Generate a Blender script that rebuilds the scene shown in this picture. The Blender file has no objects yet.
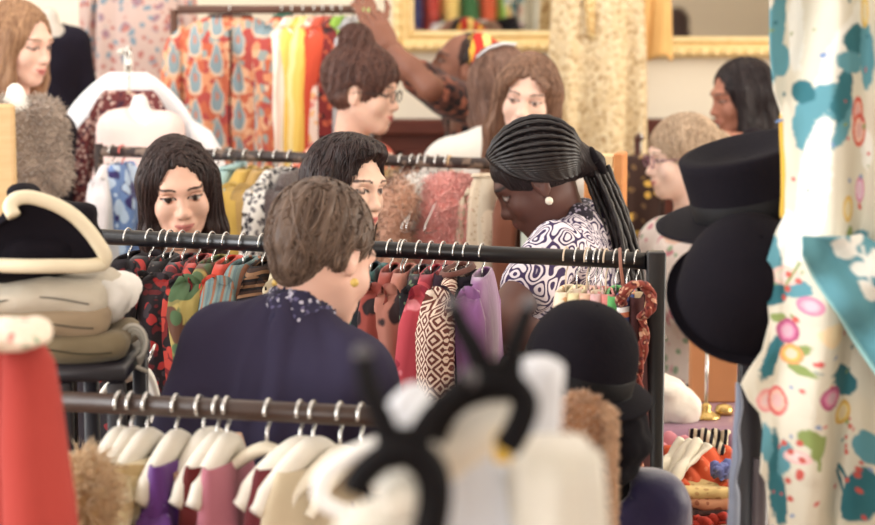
import bpy, math, random
import numpy as np
from mathutils import Vector, Matrix
random.seed(7); rng = np.random.default_rng(11)
SC = bpy.context.scene; COL = SC.collection
PI = math.pi; R = math.radians

# ---------------------------------------------------------------- camera
CAM_Z = 2.0; F_PX = 2066.0; PITCH = math.atan((262.5 + 17) / F_PX)
cam_d = bpy.data.cameras.new('camera'); cam = bpy.data.objects.new('camera', cam_d); COL.objects.link(cam)
cam_d.sensor_width = 36; cam_d.lens = F_PX / 875 * 36; cam_d.clip_start = 0.05
cam.location = (0, 0, CAM_Z); cam.rotation_euler = (PI / 2 - PITCH, 0, 0)
cam_d.dof.use_dof = True; cam_d.dof.focus_distance = 3.85; cam_d.dof.aperture_fstop = 4.3
SC.camera = cam

# ---------------------------------------------------------------- world, lights, exposure
w = bpy.data.worlds.new('world'); SC.world = w; w.use_nodes = True
bg = w.node_tree.nodes['Background']; bg.inputs[0].default_value = (0.93, 0.96, 1.0, 1); bg.inputs[1].default_value = 1.0
def area(name, loc, rot, sx, sy, power, col=(1, 1, 1)):
    d = bpy.data.lights.new(name, 'AREA'); d.shape = 'RECTANGLE'; d.size = sx; d.size_y = sy
    d.energy = power; d.color = col
    o = bpy.data.objects.new(name, d); COL.objects.link(o); o.location = loc; o.rotation_euler = rot
    return o
# daylight through the tall windows: behind the camera, on the left and on the right
area('daylight_behind_camera', (-1.5, -5.3, 2.5), (R(84), 0, 0), 4.4, 2.6, 450, (1, .98, .95))
area('daylight_left_front', (-5.3, 2.5, 2.5), (R(80), 0, R(-90)), 3.2, 2.6, 350, (.93, .97, 1))
area('daylight_left_back', (-5.3, 6.5, 2.5), (R(80), 0, R(-90)), 2.4, 2.6, 75, (.93, .97, 1))
area('daylight_right', (5.3, 4.2, 2.5), (R(80), 0, R(90)), 4.0, 2.6, 330, (1, .93, .82))
area('overhead_fill', (-.3, 5.6, 4.12), (0, 0, 0), 6.0, 4.4, 110, (1, .97, .93))  # added overhead lamp that brightens the clothes around the back rack
SC.view_settings.view_transform = 'Standard'; SC.view_settings.look = 'None'
SC.view_settings.exposure = -0.15; SC.view_settings.gamma = 1.0
SC.view_settings.use_curve_mapping = False

# ---------------------------------------------------------------- placing helpers
def at(px, py, Y):
    cx = (px - 437.5) / F_PX; cy = (262.5 - py) / F_PX
    c, s = math.cos(PITCH), math.sin(PITCH)
    d = Vector((cx, c + s * cy, -s + c * cy))
    return Vector((0, 0, CAM_Z)) + d * (Y / d.y)
def lin(c):
    g_ = .3 * c[0] + .55 * c[1] + .15 * c[2]; c = [v * .88 + g_ * .12 for v in c[:3]]
    return tuple(((v / 255) / 12.92 if v / 255 <= .04045 else ((v / 255 + .055) / 1.055) ** 2.4) for v in c[:3]) + (1,)

# ---------------------------------------------------------------- objects
WM = {}
def link(o, parent, M):
    COL.objects.link(o)
    if parent is not None:
        o.parent = parent; o.matrix_basis = WM[parent].inverted() @ M
    else:
        o.matrix_basis = M
    WM[o] = M.copy()
    return o
def tag(o, label=None, cat=None, group=None, kind=None):
    if label: o['label'] = label
    if cat: o['category'] = cat
    if group: o['group'] = group
    if kind: o['kind'] = kind
    return o
def empty(name, loc, label, cat, group=None):
    o = bpy.data.objects.new(name, None); o.empty_display_size = .05
    link(o, None, Matrix.Translation(Vector(loc)))
    return tag(o, label, cat, group)
class MB:
    """collects shapes, becomes one mesh"""
    def __init__(s): s.v = []; s.f = []; s.n = 0; s.c = []
    def add(s, v, f, col=None):
        v = np.asarray(v, float).reshape(-1, 3)
        for q in f: s.f.append([int(i) + s.n for i in q])
        s.v.append(v); s.n += len(v)
        if col is not None: s.c.append(np.broadcast_to(np.asarray(col, float)[:, :3] if np.ndim(col) == 2 else np.asarray(col, float)[:3], (len(v), 3)))
        return s
    def box(s, a, b, bev=0.0):
        (x0, y0, z0), (x1, y1, z1) = a, b
        x0, x1 = sorted((x0, x1)); y0, y1 = sorted((y0, y1)); z0, z1 = sorted((z0, z1))
        if bev <= 0:
            v = [(x, y, z) for x in (x0, x1) for y in (y0, y1) for z in (z0, z1)]
            f = [(0, 1, 3, 2), (4, 6, 7, 5), (0, 4, 5, 1), (2, 3, 7, 6), (0, 2, 6, 4), (1, 5, 7, 3)]
            return s.add(v, f)
        B = min(bev, (x1 - x0) / 2.1, (y1 - y0) / 2.1, (z1 - z0) / 2.1)
        rings = []
        for z, i in ((z0, B), (z0 + B, 0), (z1 - B, 0), (z1, B)):
            X0, X1, Y0, Y1 = x0 + i, x1 - i, y0 + i, y1 - i
            rings.append([(X0 + B, Y0, z), (X1 - B, Y0, z), (X1, Y0 + B, z), (X1, Y1 - B, z), (X1 - B, Y1, z), (X0 + B, Y1, z), (X0, Y1 - B, z), (X0, Y0 + B, z)])
        return s.loft(rings)
    def loft(s, rings, cap=True, closed=True, col=None):
        n = len(rings[0]); v = [p for r in rings for p in r]; f = []
        for i in range(len(rings) - 1):
            for j in range(n if closed else n - 1):
                k = (j + 1) % n
                f.append((i * n + j, i * n + k, (i + 1) * n + k, (i + 1) * n + j))
        if cap and closed:
            f.append(tuple(range(n - 1, -1, -1))); f.append(tuple((len(rings) - 1) * n + j for j in range(n)))
        return s.add(v, f, col)
    def tube(s, pts, r, n=8, cap=True, flat=1.0, col=None, up0=None):
        pts = [Vector(p) for p in pts]; rings = []; up = None
        rs = r if hasattr(r, '__len__') else [r] * len(pts)
        for i, p in enumerate(pts):
            t = (pts[min(i + 1, len(pts) - 1)] - pts[max(i - 1, 0)])
            if t.length < 1e-9: t = Vector((0, 0, 1))
            t.normalize()
            if up is None:
                up = Vector(up0) if up0 is not None else (Vector((0, 0, 1)) if abs(t.z) < .9 else Vector((1, 0, 0)))
            up = (up - t * up.dot(t)); up = up.normalized() if up.length > 1e-6 else t.orthogonal().normalized()
            sd = t.cross(up)
            rings.append([tuple(p + (sd * math.cos(2 * PI * j / n) + up * flat * math.sin(2 * PI * j / n)) * rs[i]) for j in range(n)])
        return s.loft(rings, cap, col=col)
    def lathe(s, prof, c=(0, 0, 0), n=32, M=None, cap=True):
        rings = []
        for r, z in prof:
            rr = []
            for j in range(n):
                p = Vector((r * math.cos(2 * PI * j / n), r * math.sin(2 * PI * j / n), z))
                p = (M @ p) if M is not None else p + Vector(c)
                rr.append(tuple(p))
            rings.append(rr)
        return s.loft(rings, cap)
    def grid(s, P, wrap_u=False, col=None):
        P = np.asarray(P); a, b = P.shape[:2]; f = []
        for i in range(a - 1 + (1 if wrap_u else 0)):
            i2 = (i + 1) % a
            for j in range(b - 1):
                f.append((i * b + j, i2 * b + j, i2 * b + j + 1, i * b + j + 1))
        return s.add(P.reshape(-1, 3), f, None if col is None else np.asarray(col).reshape(-1, 3))
    def build(s, name, mat, parent=None, M=None, local=True, smooth=True, mod=None):
        V = np.concatenate(s.v) if s.v else np.zeros((0, 3))
        M = M if M is not None else (Matrix.Identity(4) if parent is None else WM[parent].copy() if local else Matrix.Identity(4))
        me = bpy.data.meshes.new(name); me.from_pydata(V.tolist(), [], s.f); me.update()
        if smooth: me.polygons.foreach_set('use_smooth', [True] * len(me.polygons))
        if s.c:
            C = np.concatenate(s.c); a = me.color_attributes.new('Col', 'FLOAT_COLOR', 'POINT')
            a.data.foreach_set('color', np.concatenate([C, np.ones((len(C), 1))], 1).ravel().astype(np.float32))
        me.materials.append(mat)
        o = bpy.data.objects.new(name, me); link(o, parent, M)
        if mod == 'bevel':
            m = o.modifiers.new('b', 'BEVEL'); m.width = .003; m.segments = 2
        if mod == 'solid':
            m = o.modifiers.new('s', 'SOLIDIFY'); m.thickness = .004; m.offset = 0
        return o

# ---------------------------------------------------------------- materials
class NT:
    def __init__(s, name):
        s.m = bpy.data.materials.new(name); s.m.use_nodes = True; s.t = s.m.node_tree
        s.b = s.t.nodes['Principled BSDF']
    def n(s, typ, **kw):
        x = s.t.nodes.new(typ)
        for k, v in kw.items():
            if k.startswith('i_'):
                key = k[2:]; key = int(key) if key.isdigit() else key.replace('_', ' ')
                if hasattr(v, 'is_output'): s.t.links.new(v, x.inputs[key])
                else: x.inputs[key].default_value = v
            else: setattr(x, k, v)
        return x
    def L(s, a, b): s.t.links.new(a, b)
    def coords(s, scale=(1, 1, 1), src='Object'):
        tc = s.n('ShaderNodeTexCoord'); mp = s.n('ShaderNodeMapping'); s.L(tc.outputs[src], mp.inputs[0]); mp.inputs['Scale'].default_value = scale
        return mp.outputs[0]
    def noise(s, vec, scale, detail=2, rough=.5):
        return s.n('ShaderNodeTexNoise', i_Vector=vec, i_Scale=scale, i_Detail=detail, i_Roughness=rough).outputs[0]
    def ramp(s, fac, stops, const=False):
        r = s.n('ShaderNodeValToRGB'); s.L(fac, r.inputs[0]); cr = r.color_ramp
        if const: cr.interpolation = 'CONSTANT'
        while len(cr.elements) > 1: cr.elements.remove(cr.elements[-1])
        cr.elements[0].position = stops[0][0]; cr.elements[0].color = lin(stops[0][1])
        for p, c in stops[1:]:
            e = cr.elements.new(p); e.color = lin(c)
        return r.outputs[0]
    def step(s, v, a, b=None):
        b = a + .01 if b is None else b; inv = b < a; mr = s.n('ShaderNodeMapRange', i_Value=v); mr.inputs[1].default_value = min(a, b); mr.inputs[2].default_value = max(a, b)
        if inv: mr.inputs[3].default_value = 1; mr.inputs[4].default_value = 0
        return mr.outputs[0]
    def mix(s, f, a, b):
        x = s.n('ShaderNodeMix', data_type='RGBA')
        for sock, v in ((x.inputs[0], f), (x.inputs[6], a), (x.inputs[7], b)):
            if hasattr(v, 'is_output'): s.L(v, sock)
            elif isinstance(v, (int, float)): sock.default_value = v
            else: sock.default_value = lin(v)
        return x.outputs[2]
    def math(s, op, a, b=0.0):
        x = s.n('ShaderNodeMath', operation=op)
        for sock, v in ((x.inputs[0], a), (x.inputs[1], b)):
            if hasattr(v, 'is_output'): s.L(v, sock)
            else: sock.default_value = v
        return x.outputs[0]
    def sep(s, vec):
        return s.n('ShaderNodeSeparateXYZ', i_0=vec).outputs
    def bump(s, h, strength=.3, dist=.01):
        b = s.n('ShaderNodeBump', i_Height=h); b.inputs['Strength'].default_value = strength; b.inputs['Distance'].default_value = dist
        s.L(b.outputs[0], s.b.inputs['Normal'])
    def fin(s, col, rough=.8, spec=.3, metal=0, sheen=0, sub=0):
        if hasattr(col, 'is_output'): s.L(col, s.b.inputs['Base Color'])
        else: s.b.inputs['Base Color'].default_value = lin(col)
        s.b.inputs['Roughness'].default_value = rough; s.b.inputs['Specular IOR Level'].default_value = spec
        s.b.inputs['Metallic'].default_value = metal; s.b.inputs['Sheen Weight'].default_value = sheen
        if sub: s.b.inputs['Subsurface Weight'].default_value = sub; s.b.inputs['Subsurface Scale'].default_value = .01
        return s.m
MC = {}
def cached(fn):
    def g(*a, **k):
        key = (fn.__name__, repr(a), repr(k))
        if key not in MC: MC[key] = fn(*a, **k)
        return MC[key]
    return g
@cached
def cloth(c, c2=None, rough=.9, fold=.25, sheen=.12):
    if max(c) < 90: sheen = min(sheen, .02)
    t = NT('cloth'); v = t.coords(); n1 = t.noise(v, 60, 3); n2 = t.noise(v, 7, 3)
    c2 = c2 or tuple(int(x * .8) for x in c)
    col = t.mix(n2, c, c2); t.bump(t.math('ADD', t.math('MULTIPLY', n1, .15), n2), fold, .02)
    return t.fin(col, rough, .2 if max(c) > 90 else .08, sheen=sheen)
@cached
def plain(c, rough=.5, spec=.4, metal=0):
    t = NT('finish'); n = t.noise(t.coords(), 25, 3)
    col = t.mix(t.math('MULTIPLY', n, .5), c, tuple(int(x * .86) for x in c)); t.bump(n, .06, .004)
    return t.fin(col, rough, spec, metal)
@cached
def floral(base, cols, scale=22, size=.33, seed=0, blot=None):
    """scattered flowers of several colours on a ground"""
    scale *= 1.45
    t = NT('floral_print'); v = t.coords(); col = None
    ns = t.n('ShaderNodeTexNoise', i_Vector=v, i_Scale=scale * .8).outputs[1]
    vv = t.n('ShaderNodeVectorMath', operation='MULTIPLY_ADD', i_0=ns, i_1=(.5 / scale * 2,) * 3, i_2=v).outputs[0]
    c0 = base
    if blot: c0 = t.mix(t.step(t.noise(vv, scale * .55, 2), .5, .54), base, blot)
    for k, c in enumerate(cols):
        mp = t.n('ShaderNodeMapping', i_Vector=vv); mp.inputs[1].default_value = (seed + k * 3.7, k * 1.3, k * 2.1)
        vo = t.n('ShaderNodeTexVoronoi', i_Vector=mp.outputs[0], i_Scale=scale * (1 + .25 * k))
        f = t.step(vo.outputs['Distance'], size, size - .06); c0 = t.mix(f, c0, c)
    t.bump(t.noise(v, 9, 3), .3, .02)
    return t.fin(c0, .85, .25, sheen=.1)
@cached
def stripes(cols, scale=30, axis=0, warp=.02):
    t = NT('striped_cloth'); v = t.coords(); n = t.noise(v, 5, 2)
    x = t.math('ADD', t.sep(v)[axis], t.math('MULTIPLY', n, warp)); fr = t.math('FRACT', t.math('MULTIPLY', x, scale))
    k = len(cols); col = t.ramp(fr, [(i / k, c) for i, c in enumerate(cols)], True)
    t.bump(t.noise(v, 40, 3), .2, .01); return t.fin(col, .9, .2)
@cached
def ikat(a, b, sx=22, sz=14, c=None):
    """woven lattice of diamonds with small centres"""
    t = NT('lattice_weave'); v = t.coords(); s = t.sep(v); n = t.noise(v, 50, 2)
    X = t.math('ADD', t.math('MULTIPLY', s[0], sx), t.math('MULTIPLY', s[1], sx)); Z = t.math('MULTIPLY', s[2], sz)
    def tri(q): return t.math('ABSOLUTE', t.math('SUBTRACT', t.math('FRACT', q), .5))
    d = t.math('ADD', t.math('ADD', tri(X), tri(Z)), t.math('MULTIPLY', t.math('SUBTRACT', n, .5), .12))
    w = t.math('FRACT', t.math('MULTIPLY', d, 3.0)); f = t.step(w, .42, .5)
    col = t.mix(f, a, b)
    if c: col = t.mix(t.step(d, .2, .16), col, c)
    t.bump(n, .25, .01); return t.fin(col, .9, .2)
@cached
def drops():
    """staggered blue teardrops outlined in cream on an orange-red flowered ground"""
    t = NT('teardrop_print'); v = t.coords(); s = t.sep(v); n = t.noise(v, 30, 2)
    U = t.math('ADD', t.math('MULTIPLY', s[0], 14.0), t.math('MULTIPLY', n, .25)); fl = t.math('FLOOR', U); V = t.math('ADD', t.math('MULTIPLY', s[2], 8.0), t.math('MULTIPLY', fl, .5))
    fu, fv = t.math('SUBTRACT', t.math('FRACT', U), .5), t.math('SUBTRACT', t.math('FRACT', V), .5)
    a = t.math('DIVIDE', fu, t.math('SUBTRACT', .24, t.math('MULTIPLY', fv, .34))); b = t.math('DIVIDE', fv, .40)
    d = t.math('ADD', t.math('MULTIPLY', a, a), t.math('MULTIPLY', b, b))
    vo = t.n('ShaderNodeTexVoronoi', i_Vector=v, i_Scale=42.0); g = t.ramp(t.sep(vo.outputs['Color'])[0], [(0, (204, 100, 70)), (.3, (222, 146, 104)), (.5, (186, 76, 70)), (.68, (150, 160, 156)), (.8, (226, 170, 130))], True)
    c = t.mix(t.step(d, 1.5, 1.4), g, (226, 190, 160)); c = t.mix(t.step(d, 1.05, .95), c, (138, 160, 168)); c = t.mix(t.step(d, .12, .08), c, (196, 130, 110))
    return t.fin(c, .85, .2)
@cached
def swirl(a, b, scale=16, wid=.5):
    """bold curling print"""
    t = NT('swirl_print'); v = t.coords(); ns = t.n('ShaderNodeTexNoise', i_Vector=v, i_Scale=scale, i_Detail=0)
    f = t.math('FRACT', t.math('MULTIPLY', ns.outputs[0], 7)); g = t.step(t.math('ABSOLUTE', t.math('SUBTRACT', f, .5)), .5 - wid / 2, .5 - wid / 2 + .06)
    return t.fin(t.mix(g, a, b), .8, .2)
@cached
def furm(c, c2, scale=90):
    t = NT('fur'); v = t.coords(); n = t.noise(v, scale, 3); n2 = t.noise(v, 12, 3)
    t.bump(n, .6, .01); return t.fin(t.mix(t.math('ADD', t.math('MULTIPLY', n, .4), t.math('MULTIPLY', n2, .6)), c, c2), .9, .15, sheen=.4)
@cached
def hairm(c, c2, str_=(130, 130, 7), rough=.38):
    t = NT('hair'); v = t.coords(str_); n = t.noise(v, 1, 3, .6); n2 = t.noise(t.coords(), 14, 2)
    t.bump(n, .8, .006); f = t.math('ADD', t.math('MULTIPLY', t.step(n, .3, .7), .7), t.math('MULTIPLY', n2, .3))
    return t.fin(t.mix(f, c, c2), rough + .06, .3)
@cached
def vcol(rough=.5, spec=.3, sub=0, bump=0):
    t = NT('coloured_surface'); a = t.n('ShaderNodeAttribute', attribute_name='Col')
    if bump: t.bump(t.noise(t.coords(), 30, 3), bump, .01)
    return t.fin(a.outputs['Color'], rough, spec, sub=sub)
@cached
def wood(c, c2, sc=(4, 4, 40), rough=.5):
    t = NT('wood'); n = t.noise(t.coords(sc), 2, 4); t.bump(n, .15, .004); return t.fin(t.mix(n, c, c2), rough, .35)
@cached
def gilt():
    t = NT('gilding'); n = t.noise(t.coords(), 22, 4); t.bump(n, .5, .01)
    m = t.fin(t.mix(n, (248, 226, 168), (226, 186, 112)), .42, .5, .25); return m
BLACK = (26, 22, 30)
RAILM = plain((22, 18, 22), .35, .5); CHROME = plain((215, 213, 210), .25, .5, .75); WHITEP = plain((240, 236, 225), .4, .4)

# ---------------------------------------------------------------- numpy value noise
_tab = rng.random(4096)
def vnoise(P, s, seed=0):
    q = np.asarray(P, float) * s + seed * 17.13; i = np.floor(q).astype(np.int64); f = q - i; f = f * f * (3 - 2 * f); o = 0
    d = q.shape[-1]
    for k in range(2 ** d):
        w = 1.0; h = np.zeros(q.shape[:-1], np.int64)
        for a in range(d):
            b = (k >> a) & 1; w = w * (f[..., a] if b else 1 - f[..., a]); h = h * 1619 + (i[..., a] + b) * (73856093, 19349663, 83492791)[a]
        o = o + w * _tab[(h ^ (h >> 13)) & 4095]
    return o
def fbm(P, s, seed=0, oct=3):
    return sum(vnoise(P, s * 2 ** k, seed + k) * .5 ** k for k in range(oct)) / sum(.5 ** k for k in range(oct))

# ---------------------------------------------------------------- smooth solids: signed distances and surface nets
def ell(c, r, rot=None, k=.02): return ('e', np.array(c, float), np.array(r, float), None if rot is None else np.array(rot, float), k)
def cap(a, b, ra, rb=None, k=.02): return ('c', np.array(a, float), np.array(b, float), float(ra), float(ra if rb is None else rb), k)
def pd(pr, P):
    if pr[0] == 'e':
        q = P - pr[1]
        if pr[3] is not None: q = q @ pr[3]
        k0 = np.linalg.norm(q / pr[2], axis=-1); k1 = np.linalg.norm(q / pr[2] ** 2, axis=-1) + 1e-9
        return k0 * (k0 - 1) / k1
    a, b = pr[1], pr[2]; ab = b - a; t = np.clip(((P - a) @ ab) / max(ab @ ab, 1e-12), 0, 1)
    return np.linalg.norm(P - a - t[..., None] * ab, axis=-1) - (pr[3] + (pr[4] - pr[3]) * t)
def bounds(pr):
    if pr[0] == 'e': r = pr[2].max(); return pr[1] - r, pr[1] + r
    r = max(pr[3], pr[4]); return np.minimum(pr[1], pr[2]) - r, np.maximum(pr[1], pr[2]) + r
def sdf_mesh(prims, h, sub=(), infl=0.0, lo=None, hi=None, fn=None):
    """prims joined smoothly, sub cut away; returns verts, quads"""
    bl = np.array([bounds(p) for p in prims]); L = bl[:, 0].min(0) - infl - 2 * h; H = bl[:, 1].max(0) + infl + 2 * h
    if lo is not None: L = np.maximum(L, lo)
    if hi is not None: H = np.minimum(H, hi)
    n = np.maximum(((H - L) / h).astype(int) + 1, 3); ax = [L[i] + h * np.arange(n[i]) for i in range(3)]
    F = np.full(n, .2)
    def region(pr, m):
        a, b = bounds(pr); i0 = np.clip(((a - m - L) / h).astype(int), 0, n); i1 = np.clip(((b + m - L) / h).astype(int) + 2, 0, n)
        if (i1 <= i0).any(): return None, None
        sl = tuple(slice(i0[k], i1[k]) for k in range(3))
        return sl, np.stack(np.meshgrid(*[ax[k][sl[k]] for k in range(3)], indexing='ij'), -1)
    for pr in prims:
        sl, P = region(pr, infl + pr[-1] + 2 * h)
        if sl is None: continue
        d = pd(pr, P) - infl; k = max(pr[-1], 1e-4); g = F[sl]; q = np.maximum(k - np.abs(g - d), 0) / k
        F[sl] = np.minimum(g, d) - q * q * k / 4
    for pr in sub:
        sl, P = region(pr, pr[-1] + 2 * h)
        if sl is None: continue
        d = -pd(pr, P); k = max(pr[-1], 1e-4); g = F[sl]; q = np.maximum(k - np.abs(g - d), 0) / k
        F[sl] = np.maximum(g, d) + q * q * k / 4
    if fn is not None:
        P = np.stack(np.meshgrid(*ax, indexing='ij'), -1); F = fn(F, P)
    I = F < 0; c = np.zeros(tuple(n - 1), np.int8)
    for dx in (0, 1):
        for dy in (0, 1):
            for dz in (0, 1): c += I[dx:n[0] - 1 + dx, dy:n[1] - 1 + dy, dz:n[2] - 1 + dz]
    act = (c > 0) & (c < 8); idx = np.full(c.shape, -1); ii = np.argwhere(act); idx[act] = np.arange(len(ii))
    S = np.zeros((len(ii), 3)); W = np.zeros(len(ii))
    cor = [(0, 0, 0), (1, 0, 0), (0, 1, 0), (1, 1, 0), (0, 0, 1), (1, 0, 1), (0, 1, 1), (1, 1, 1)]
    for a in range(8):
        for b in range(a + 1, 8):
            A, B = np.array(cor[a]), np.array(cor[b])
            if np.abs(A - B).sum() != 1: continue
            fa = F[tuple((ii + A).T)]; fb = F[tuple((ii + B).T)]; m = (fa < 0) != (fb < 0)
            t = np.where(m, fa / np.where(m, fa - fb, 1), 0)[:, None]; S += np.where(m[:, None], A + t * (B - A), 0); W += m
    V = L + h * (ii + S / np.maximum(W, 1)[:, None]); Q = []
    for axn in range(3):
        u, v = [(1, 2), (2, 0), (0, 1)][axn]; s0 = [slice(None)] * 3; s1 = [slice(None)] * 3
        s0[axn] = slice(0, n[axn] - 1); s1[axn] = slice(1, n[axn]); A, B = I[tuple(s0)], I[tuple(s1)]
        e = np.argwhere(A != B); e = e[(e[:, u] > 0) & (e[:, v] > 0) & (e[:, u] < n[u] - 1) & (e[:, v] < n[v] - 1)]
        if not len(e): continue
        du = np.zeros(3, int); du[u] = 1; dv = np.zeros(3, int); dv[v] = 1
        q = np.stack([idx[tuple((e - du - dv).T)], idx[tuple((e - dv).T)], idx[tuple(e.T)], idx[tuple((e - du).T)]], 1)
        fl = ~A[tuple(e.T)]; q[fl] = q[fl][:, ::-1]; Q.append(q[(q >= 0).all(1)])
    return V, np.concatenate(Q)
def normals(V, Q):
    N = np.zeros_like(V); n = np.cross(V[Q[:, 2]] - V[Q[:, 0]], V[Q[:, 3]] - V[Q[:, 1]])
    for k in range(4): np.add.at(N, Q[:, k], n)
    return N / (np.linalg.norm(N, axis=1, keepdims=True) + 1e-12)
def smooth_v(V, Q, it=1):
    for _ in range(it):
        S = np.zeros_like(V); c = np.zeros(len(V))
        for a, b in ((0, 1), (1, 2), (2, 3), (3, 0)):
            np.add.at(S, Q[:, a], V[Q[:, b]]); np.add.at(c, Q[:, a], 1); np.add.at(S, Q[:, b], V[Q[:, a]]); np.add.at(c, Q[:, b], 1)
        V = V * .4 + .6 * S / c[:, None]
    return V
def fuzz(mb, V, Q, count, length, wid=.0016, droop=.5, spread=.5, seed=1):
    """short tapering tufts standing on a surface"""
    g = np.random.default_rng(seed); Q = np.asarray(Q); N = normals(V, Q); k = g.integers(0, len(Q), count); q = Q[k]
    w = g.dirichlet((1, 1, 1, 1), count)[..., None]; P = (V[q] * w).sum(1); D = (N[q] * w).sum(1) + g.normal(0, spread, (count, 3)); D /= np.linalg.norm(D, axis=1, keepdims=True)
    l = length * g.uniform(.5, 1.2, (count, 1)); T1 = P + D * l * .6; D2 = D + np.array([0, 0, -droop]); T2 = T1 + D2 / np.linalg.norm(D2, axis=1, keepdims=True) * l * .5
    S = np.cross(D, g.normal(0, 1, (count, 3))); S /= np.linalg.norm(S, axis=1, keepdims=True); S2 = np.cross(D, S)
    vs = np.stack([P + S * wid, P - S * wid * .5 + S2 * wid * .9, P - S * wid * .5 - S2 * wid * .9, T1 + S * wid * .7, T1 - S * wid * .35 + S2 * wid * .6, T1 - S * wid * .35 - S2 * wid * .6, T2], 1).reshape(-1, 3)
    b = np.arange(count)[:, None] * 7; f = []
    for t in ((0, 1, 4, 3), (1, 2, 5, 4), (2, 0, 3, 5)): f += (b + np.array(t)).tolist()
    for t in ((3, 4, 6), (4, 5, 6), (5, 3, 6)): f += (b + np.array(t)).tolist()
    mb.add(vs, f)

# ---------------------------------------------------------------- people
def xf(M, p): return np.array(M @ Vector(p))
def head_prims(M, g=1.0, fem=True):
    """head joined from brow, cheeks, jaw, nose, lips, ears; local face looks along -Y"""
    Rm = np.array(M.to_3x3().normalized()); T = lambda p: xf(M, [q * g for q in p])
    E = lambda c, r, k=.02, rx=None: ell(T(c), np.array(r) * g, Rm if rx is None else Rm @ np.array(rx), k)
    C = lambda a, b, ra, rb=None, k=.02: cap(T(a), T(b), ra * g, (rb if rb is not None else ra) * g, k)
    jw = .046 if fem else .052
    P = [E((0, .014, .034), (.073, .093, .083)), E((0, -.024, -.026), (.059, .060, .080), .03),
         C((jw, .0, -.05), (.016, -.058, -.088), .018, .015, .03), C((-jw, .0, -.05), (-.016, -.058, -.088), .018, .015, .03),
         E((0, -.062, -.092), (.022, .020, .017), .02), E((.036, -.056, -.030), (.025, .022, .024), .02), E((-.036, -.056, -.030), (.025, .022, .024), .02),
         C((-.034, -.076, .024), (.034, -.076, .024), .0125, k=.02), C((0, -.080, .012), (0, -.097, -.026), .0065, .0085, .014),
         E((0, -.098, -.031), (.0115, .0105, .0095), .01), E((.0115, -.089, -.034), (.0075, .009, .007), .008), E((-.0115, -.089, -.034), (.0075, .009, .007), .008),
         E((0, -.079, -.060), (.026, .013, .018), .015),
         C((-.019, -.083, -.0615), (0, -.0905, -.0575), .004, .0055, .006), C((.019, -.083, -.0615), (0, -.0905, -.0575), .004, .0055, .006),
         C((-.016, -.084, -.067), (.016, -.084, -.067), .0055, k=.006), E((0, -.087, -.0675), (.013, .007, .0065), .006)]
    for s in (-1, 1):
        P += [E((s * .076, .010, -.005), (.0065, .018, .030), .006), E((s * .072, .006, -.005), (.012, .010, .018), .01), E((s * .077, .004, -.030), (.0055, .008, .010), .006)]
    S = [E((s * .0315, -.089, .006), (.019, .013, .011), .012) for s in (-1, 1)] + [E((s * .084, .006, .0), (.006, .009, .016), .004) for s in (-1, 1)]
    eyes = [E((s * .031, -.0705, .004), (.0135, .0135, .0125), .003) for s in (-1, 1)]
    return P, S, eyes
def head_colour(V, skin, lip, brow, iris, blush, brow_z=.026):
    x, y, z = V.T; ax = np.abs(x); n = len(V); C = np.tile(np.array(lin(skin)[:3]), (n, 1))
    def put(w, c):
        w = np.clip(w, 0, 1)[:, None]; C[:] = C * (1 - w) + np.array(lin(c)[:3]) * w
    put((1 - ((ax - .040) ** 2 + (z + .030) ** 2) / .026 ** 2) * .55 * (y < -.02), blush)
    put((1 - (ax ** 2 + (z + .034) ** 2) / .013 ** 2) * .3 * (y < -.07), blush)
    f = (y < -.045)
    put(f * np.clip((.0036 - np.abs(z - (brow_z + .004 - ((ax - .034) / .02) ** 2 * .004))) / .0015 , 0, 1) * np.clip((.021 - np.abs(ax - .033)) / .003, 0, 1), brow)
    ex = (ax - .031) / .0150; ez = (z - .0035) / .0050; rr = ex ** 2 + ez ** 2
    put(f * np.clip((1.9 - rr) / .5, 0, 1) * (z > .001), tuple(int(v * .35) for v in brow))
    put(f * np.clip((1.05 - rr) / .3, 0, 1), (206, 192, 184))
    put(f * np.clip((.0086 - np.sqrt((ax - .031) ** 2 + (z - .0035) ** 2)) / .001, 0, 1), iris)
    z = z - .0032 * (ax / .022) ** 2 * (ax < .03) * (z < -.045)
    lz = -.0625 + .002 * (1 - (ax / .01) ** 2).clip(0, 1); top = -.0545 - .006 * (ax / .024) ** 2; bot = -.0735 + .011 * (ax / .024) ** 2
    put((y < -.06) * (ax < .0245) * np.clip((np.minimum(top - z, z - bot)) / .0018 + .4, 0, 1), lip)
    put((y < -.06) * (ax < .0235) * np.clip((.0011 - np.abs(z + .0632)) / .0008, 0, 1) * .8, tuple(int(v * .45) for v in lip))
    put((ax < .013) * (ax > .004) * (y < -.075) * np.clip((.003 - np.abs(z + .041)) / .002, 0, 1) * .6, tuple(int(v * .4) for v in skin))
    return C
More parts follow.
